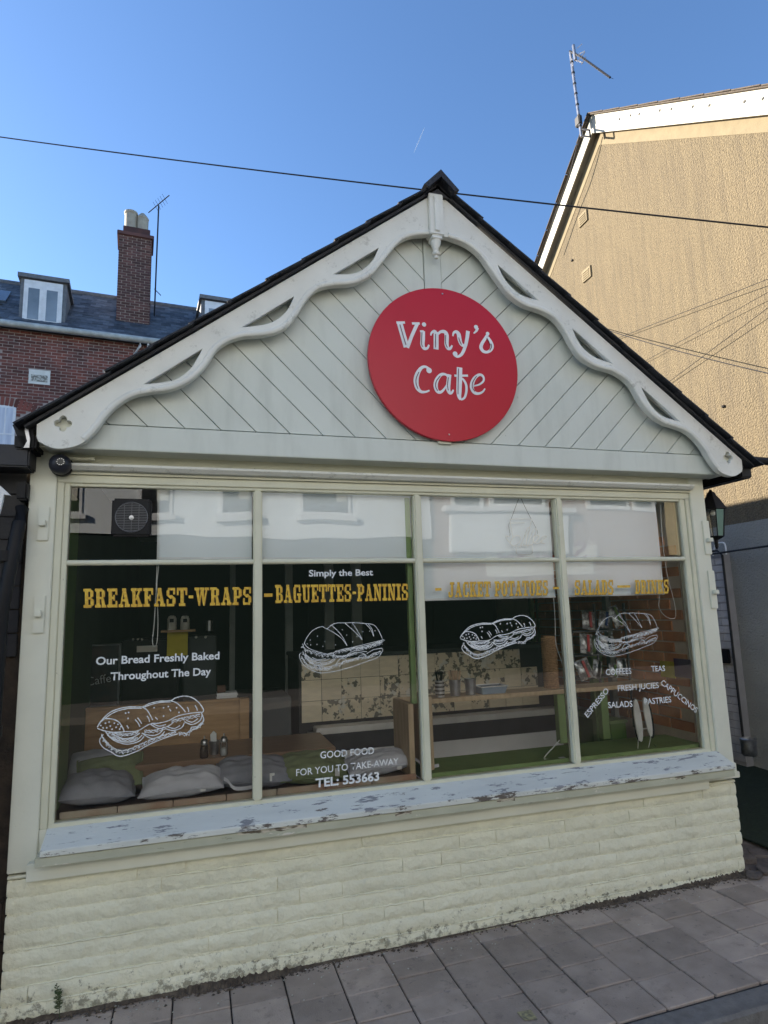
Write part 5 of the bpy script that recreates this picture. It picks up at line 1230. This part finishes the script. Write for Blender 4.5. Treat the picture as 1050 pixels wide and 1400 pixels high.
for (ya, za, yb, zb2, nm) in ((pa.y, pa.z, YF-.3, pa.z-sf*(pa.y-YF+.3), 'f'), (pa.y, pa.z, YB+.3, pa.z-sb_*(YB+.3-pa.y), 'b')):
    hh = .27 if nm == 'f' else .24
    b = MB(); b.prism([(XH-OV, ya, za),(XH-OV, yb, zb2),(XH-OV, yb, zb2-hh),(XH-OV, ya, za-hh)], (.02,0,0)); vb = b.build('verge_board', CREAMW, hs)
    b = MB(); b.prism([(XH-OV+.021, ya, za-hh+.012),(XH-OV+.021, yb, zb2-hh+.012),(XH-OV+.021, yb, zb2-hh+.03),(XH-OV+.021, ya, za-hh+.03)], (OV-.022,0,0)); b.build('verge_soffit', mat('verge_soffit_paint', (.20,.18,.14), rough=.8) if 'verge_soffit_paint' not in bpy.data.materials else bpy.data.materials['verge_soffit_paint'], hs)
    b = MB(); b.prism([(XH-OV-.04, ya, za+.003),(XH-OV-.04, yb, zb2+.003),(XH-OV-.04, yb, zb2+.02),(XH-OV-.04, ya, za+.02)], (7.3,0,0)); b.build('roof_slope', mat('brown_tile', (.07,.055,.045), (.10,.08,.06), rough=.85, scale=20, bump=1) if 'brown_tile' not in bpy.data.materials else bpy.data.materials['brown_tile'], hs)
    n_ = int(abs(ya-yb)/.3)
    for k in range(n_):
        f0 = k/n_; f1 = (k+.97)/n_
        b = MB(); b.prism([(XH-OV-.06, ya+(yb-ya)*f0, za+(zb2-za)*f0+.018),(XH-OV-.06, ya+(yb-ya)*f1, za+(zb2-za)*f1+.026),(XH-OV-.06, ya+(yb-ya)*f1, za+(zb2-za)*f1+.040),(XH-OV-.06, ya+(yb-ya)*f0, za+(zb2-za)*f0+.032)], (.3,0,0)); b.build('verge_tile', bpy.data.materials['brown_tile'], hs)
    if nm == 'f':
        for q in ((847,165),(862,160),(874,158),(902,153),(918,151),(947,148),(970,146),(1018,141),(1043,137)):
            p = atx(q[0], q[1]-2, XH-OV); MB().box(XH-OV-.006, XH-OV-.0005, p.y-.012, p.y+.012, p.z-.012, p.z+.012).build('fixing_cap', BLACK, vb)
for (ya, za, yb, zb2) in ((pa.y, pa.z-WT, YF, zf-WT), (pa.y, pa.z-WT, YB, zb_-WT)):
    MB().prism([(XH-.006, ya, za),(XH-.006, yb, zb2),(XH-.006, yb, zb2-.30),(XH-.006, ya, za-.30)], (.0055,0,0)).build('smooth_band', SMOOTHR, hs)
for q in ((798,299),(803,375)):
    p = atx(q[0], q[1], XH); o_ = MB().box(XH-.022, XH-.001, p.y-.10, p.y+.10, p.z-.085, p.z+.085, bev=.004).build('wall_vent', SMOOTHR, hs)
    for k in range(4): MB().box(XH-.030, XH-.0225, p.y-.07, p.y+.07, p.z-.06+k*.032, p.z-.045+k*.032).build('louvre', SMOOTHR, o_)
for q in ((783,357),(990,557)):
    p = atx(q[0], q[1], XH); MB().lathe([(0,0),(.02,0),(.02,.02),(0,.02)], (XH-.005, p.y, p.z), n=8).build('bolt', BLACK, hs)
p = atx(926, 813, XH); MB().box(XH-.02, XH-.001, p.y-.02, p.y+.02, p.z-.02, p.z+.02).build('bolt', WHITE, hs)
# apex end cap and aerial on the gable
def ax(px, py, X=XH-.25): return atx(px, py, X)
t = empty('tv_aerial', ax(797,187), 'tall tv aerial bracketed to the gable apex of the beige house', 'aerial')
MB().tube([ax(795,187), ax(780,72)], .020, n=8).build('mast', METAL, t)
for f in (.12,.25,.38,.5,.63,.76,.88): 
    p = ax(780,72).lerp(ax(795,187), f); d_ = (ax(795,187)-ax(780,72)).normalized(); MB().tube([p-d_*.012, p+d_*.012], .024, n=8).build('band', CABLE, t)
MB().tube([ax(784,62), ax(787,82)], .022, n=8).build('boom_clamp', METAL, t)
MB().tube([ax(779,70,XH-.25), ax(795,78,XH-.25), ax(834,106,XH-.25)], .014, n=6).build('boom', CABLE, t)
for k in range(14):
    p = ax(797,79).lerp(ax(834,106), k/13); MB().tube([p+Vector((-.05,-.0,.006)), p+Vector((.05,.0,-.006))], .003, n=4).build('director', CABLE, t)
for (q0, q1) in (((788,76),(799,70)),((790,84),(800,71)),((786,82),(797,86)),((795,88),(801,78))): MB().tube([ax(*q0), ax(*q1)], .007, n=4).build('reflector', METAL, t)
MB().tube([ax(789,66), ax(796,60)], .005, n=4).build('reflector_rod', METAL, t); 
for (q0, q1) in (((793,176),(806,178)),((795,186),(807,187)),((806,178),(807,187))): MB().tube([ax(*q0), ax(*q1)], .013, n=5).build('bracket', CABLE, t)
p = ax(791,166); MB().box(p.x-.03, p.x+.03, p.y-.05, p.y+.05, p.z-.07, p.z+.07, bev=.01).build('junction_box', CABLE, t)
cord([ax(792,185), ax(785,215), ax(775,250), ax(760,290), ax(742,345)], .008, 'coax cable running down the back verge of the beige house', CABLE, 'coax_cable', 'cable')
# overhead wires
def wire(p, q, sag, r, label, group='overhead wires by the beige wall'):
    P = [Vector(p).lerp(Vector(q), k/14)-Vector((0,0,sag*4*(k/14)*(1-k/14))) for k in range(15)]
    return tag(MB().tube(P, r, n=5).build('overhead_wire', CABLE), label, 'wire', group)
wire(at(-80,176,5.0), atx(1130,319,5.6), .05, .0075, 'long black wire crossing the sky behind the cafe apex')
wire(atx(815,446,5.95), atx(1130,528,5.2), .04, .0048, 'black wire sloping down right across the beige wall from the roof edge')
wire(atx(838,465,5.97), atx(1110,358,5.9), .0, .0035, 'uppermost wire rising right on the beige wall')
wire(atx(878,496,5.97), atx(1110,366,5.9), .0, .0028, 'thinnest wire rising right, between two thicker ones')
wire(atx(908,527,5.97), atx(1110,376,5.9), .0, .0035, 'steepest wire rising right on the beige wall')
wire(atx(955,760,5.85), atx(1110,738,5.85), .0, .010, 'black cable crossing the shaded wall below the lantern')
# small contrail, high and far
# grey painted brick pier wall at the foot of the beige house
pr = empty('grey_brick_wall', (5.9, 2.6, -.1), 'low grey painted brick wall between the cafe and the beige house', 'wall')
e0, e1 = atx(985,757,5.9), atx(1021,1022,5.9); YP = (e0.y+e1.y)/2; ZP = e0.z+.02
MB().box(5.905, 5.999, YP+.005, 4.2, -.1, ZP).build('mortar', mat('grey_joint', (.33,.31,.30), rough=.9), pr)
b = MB(); b.box(0, .010, 0, .213, 0, .0665, bev=.002); o_ = b.build('brick', GREYB, pr); gbm = o_.data; bpy.data.objects.remove(o_)
z = .0; r = 0
while z < ZP-.07:
    y = YP + (0 if r % 2 else -.0)
    if r % 2: place(gbm, 'brick', pr, Matrix.Translation((5.897, y, z)) @ Matrix.Diagonal((1,.48,1,1))); y += .112
    while y < 4.0:
        place(gbm, 'brick', pr, Matrix.Translation((5.897+random.uniform(-.001,.001), y, z))); y += .2225
    z += .0762; r += 1
MB().tube([(5.89,YP+.5,ZP+.01),(5.89,YP+.05,ZP+.015),(5.885,YP-.01,ZP-.04),(5.885,YP-.01,1),(5.885,YP-.01,.1)], .012, n=6).build('edge_cable', CABLE, pr)
p = atx(991,897,5.88); MB().box(5.86, 5.896, p.y-.06, p.y+.08, p.z-.07, p.z+.07, bev=.008).build('black_box', BLACK, pr)
q = [atx(x_, y_, 5.9) for x_, y_ in ((975,760),(978,745),(985,742),(991,744),(993,758))]
tag(MB().tube(spline([tuple(v) for v in q], 4), .008, n=6).build('bent_wire', UPVC, smooth=True), 'white bent wire loop on top of the grey brick wall', 'wire loop')
p = atx(1025,1033,5.75)
t = empty('metal_can', (5.75, p.y, p.z), 'small crumpled silver can on the matting at the wall foot', 'can')
MB().lathe([(.0,0),(.055,0),(.068,.02),(.065,.09),(.072,.15),(.066,.155),(.06,.10),(.055,.02),(0,.02)], (5.75, p.y, p.z), n=14).build('can_body', METAL, t, smooth=True)

# ================================================================= plants and dirt
w0 = at(82, 1383, -.03)
t = empty('weed', (w0.x, -.03, -.22), 'small green weed growing at the wall foot on the far left', 'plant')
rn = random.Random(3)
for k in range(4):
    topp = Vector((w0.x+rn.uniform(-.02,.02), -.035+rn.uniform(-.01,.005), -.22+rn.uniform(.10,.15))); bs = Vector((w0.x, -.03, -.23))
    MB().tube([bs, bs.lerp(topp, .5)+Vector((rn.uniform(-.006,.006),0,0)), topp], .0014, n=4).build('stem', PLANTM, t)
    m = MB()
    for j in range(22):
        f = .3+.7*rn.random(); p = bs.lerp(topp, f); a = rn.uniform(0,6.28); L = rn.uniform(.012,.026)*(1.2-f*.5); d_ = Vector((math.cos(a), math.sin(a)*.6-.2, rn.uniform(.1,.8))).normalized()*L; s_ = Vector((-d_.z, 0, d_.x)).normalized()*.0028
        m.poly([p, p+d_*.5+s_, p+d_, p+d_*.5-s_])
    m.build('foliage', PLANTM, t)
m = MB(); rn = random.Random(11)
def dens(x_): return max(0, min(1, .25+.6*math.sin(x_*2.3-.6)+.45*math.sin(x_*6.1+1.2)+.2*math.sin(x_*17)))
P0 = None
for k in range(420):
    x_ = .03+k*.01; wd_ = .006+.040*dens(x_)*rn.uniform(.5,1.1); P1 = (x_, wd_, .012+.02*dens(x_)*rn.random())
    if P0:
        m.poly([(P0[0],-.008,zq(P0[0])+P0[2]),(P1[0],-.008,zq(P1[0])+P1[2]),(P1[0],-.010-P1[1],zq(P1[0])+.0035),(P0[0],-.010-P0[1],zq(P0[0])+.0035)])
    P0 = P1
for k in range(3400):
    x_ = rn.uniform(.03, 4.22)
    if rn.random() > dens(x_)+.12: continue
    y_ = -abs(rn.gauss(.0,.030))-.010; s_ = rn.choice([.003,.004,.006,.010])*rn.uniform(.6,1.3)
    zz = zq(x_)+.002
    pts = [Vector((x_+s_*rn.uniform(.5,1.4)*math.cos(a), y_+s_*rn.uniform(.5,1)*math.sin(a), zz)) for a in (0,1.6,3.1,4.7)]
    apx = m.bm.verts.new((x_+rn.uniform(-.3,.3)*s_,y_,zz+s_*.7)); vs = [m.bm.verts.new(pts[i]) for i in range(4)]
    for i in range(4): m.bm.faces.new((vs[i], vs[(i+1)%4], apx))
tag(m.build('wall_foot_dirt', DEBR), 'dark soil and moss gathered along the wall foot', 'dirt', kind='stuff')
m = MB()
for k in range(170):
    x_ = rn.uniform(.3, 4.3); y_ = -abs(rn.gauss(.05,.09))-.01; s_ = rn.uniform(.0015,.005); zz = zq(x_)+.004
    m.prism([(x_+s_*math.cos(a), y_+s_*math.sin(a), zz) for a in (0,1.3,2.9,4.4)], (0,0,.002))
tag(m.build('paint_flakes', CHIP), 'pale paint flakes scattered on the pavement', 'flakes', kind='stuff')
p = [atz(x_, y_, -.219) for x_, y_ in ((707,1389),(726,1386),(735,1399),(718,1400.5))]
tag(MB().prism([Vector((v.x, v.y, zq(v.x)+.0035)) for v in p], (0,0,.0008)).build('painted_mark', mat('faded_yellow_paint', (.38,.34,.17), (.16,.145,.10), rough=.8, scale=60)), 'faded yellow paint patch on the pavement near the kerb', 'paint mark')

# ================================================================= opposite side of the street (seen in the glass)
OY = -11.2; VY = 2*GY-OY
def om(px, py): q_ = at(px, py, VY); return q_.x, q_.z
ow = empty('opposite_white_building', (-2, OY-3, -.2), 'white painted building across the street reflected in the left bays', 'building')
xa, _ = om(-700, 700); xb, _ = om(588, 700)
_, zs = om(400, 735)
MB().box(xa, xb, OY-6, OY, zs, 8.5).build('upper_wall', WHR, ow)
MB().box(xa, xb, OY-6, OY-.05, -.3, zs-.001).build('shopfront', ARED, ow)
for (p0_, p1_) in ((300,345),(403,477),(185,230),(60,110)):
    u0, _ = om(p0_, 700); u1, z0 = om(p1_, 708)
    fr = MB().box(u0, u1, OY-.001, OY+.03, z0, z0+1.4).build('window', UPVC, ow)
    MB().box(u0+.07, u1-.07, OY+.0301, OY+.035, z0+.07, z0+1.33).build('pane', DGLASS, fr)
    MB().box(u1-.35, u1-.1, OY+.0352, OY+.045, z0+.35, z0+1.3).build('curtain', CARD, fr)
    MB().box(u0-.08, u1+.1, OY-.001, OY+.14, z0-.12, z0-.001).build('sill', UPVC, fr)
ob = empty('opposite_brick_building', (8, OY-3, -.2), 'brick shop building across the street reflected in the right bays', 'building')
xc, _ = om(903, 700)
MB().box(xb+.01, xc, OY-6, OY-.1, -.3, 8.2).build('wall', mat('opposite_brick', (.34,.23,.17), (.26,.17,.125), rough=.9, scale=5, stretch=(1,1,6)), ob)
u0, _ = om(615, 700); u1, _ = om(760, 700); _, z1_ = om(650, 702); _, z0_ = om(650, 755)
MB().box(u0, u1+.3, OY-.099, OY+.1, z0_, z1_, bev=.02).build('white_fascia', WHR, ob); MB().box(u0-.2, u1+.5, OY-.099, OY+.22, z1_+.001, z1_+.15, bev=.02).build('cornice', UPVC, ob)
for (p0_, p1_) in ((620,665),(674,752),(805,860),(868,900)):
    a0, _ = om(p0_, 700); a1, z0 = om(p1_, 697)
    fr = MB().box(a0, a1, OY-.099, OY-.04, z0, z0+1.3).build('window', UPVC, ob)
    MB().box(a0+.12, a1-.12, OY-.0399, OY-.035, z0+.12, z0+1.2).build('pane', DGLASS, fr)
u0, z0 = om(672, 787); u1, z1_ = om(820, 768)
bn = MB().box(u0, u1, OY-.099, OY-.06, z0, z1_+.5).build('banner', BAN, ob)
MB().box(xb+.02, xc, OY-.099, OY-.02, -.25, z0-.4).build('shopfront', ARED, ob)
me = text_mesh('SIGNS', Vector((u0+.3, OY-.05, z0+.45)), Vector((u1-.3, OY-.05, z0+.45)), .5, .02)
for v in me.vertices: v.co.x = u0+u1-v.co.x
mesh_obj('banner_lettering', me, BANT, bn)

cm = bpy.data.materials.new('contrail_vapour'); cm.use_nodes = True; n_ = cm.node_tree.nodes; l_ = cm.node_tree.links
tt = n_.new('ShaderNodeBsdfTransparent'); mx = n_.new('ShaderNodeMixShader'); mx.inputs[0].default_value = .28
n_['Principled BSDF'].inputs['Base Color'].default_value = (.9,.9,.9,1)
l_.new(tt.outputs[0], mx.inputs[1]); l_.new(n_['Principled BSDF'].outputs[0], mx.inputs[2]); l_.new(mx.outputs[0], n_['Material Output'].inputs[0])
q0, q1 = at(566, 209, 2500), at(580, 175, 2500)
o = MB().tube([q0, q0.lerp(q1, .5), q1], 4, n=6, radii=[1.0, 2.6, 1.4]).build('contrail', cm); tag(o, kind='structure')

oc = empty('opposite_cream_building', (20, OY-2, -.2), 'sunlit cream house side reflected at the right edge of the window', 'building')
c0, _ = om(903.5, 700); c1, _ = om(915, 700); c2, _ = om(1300, 700); _, zc = om(915, 755)
MB().box(c1, c2, OY-6, OY-.5, zc, 7.6).build('wall', mat('cream_masonry', (.78,.68,.42), (.72,.62,.38), rough=.85), oc)
MB().box(c0, c2, OY-6, OY-.55, -.3, zc-.001).build('shaded_shopfront', ARED, oc)
MB().box(c0, c1-.001, OY-5, OY-.6, zc, 6.8).build('brown_return_wall', mat('brown_wall', (.16,.13,.09), rough=.9), oc)
t = empty('green_inner_frame', (3.6, 2.0, .8), 'green painted internal doorway frame behind the third mullion', 'door frame')
for px in (731, 741):
    a = at(px, 880, 2.0); MB().box(a.x-.018, a.x+.018, 2.0, 2.04, .3, 2.0).build('post', GREEN, t)
a = at(680, 868, 2.0); c = at(731, 868, 2.0); MB().box(a.x, c.x-.019, 2.0, 2.04, a.z-.015, a.z+.015).build('rail', GREEN, t)
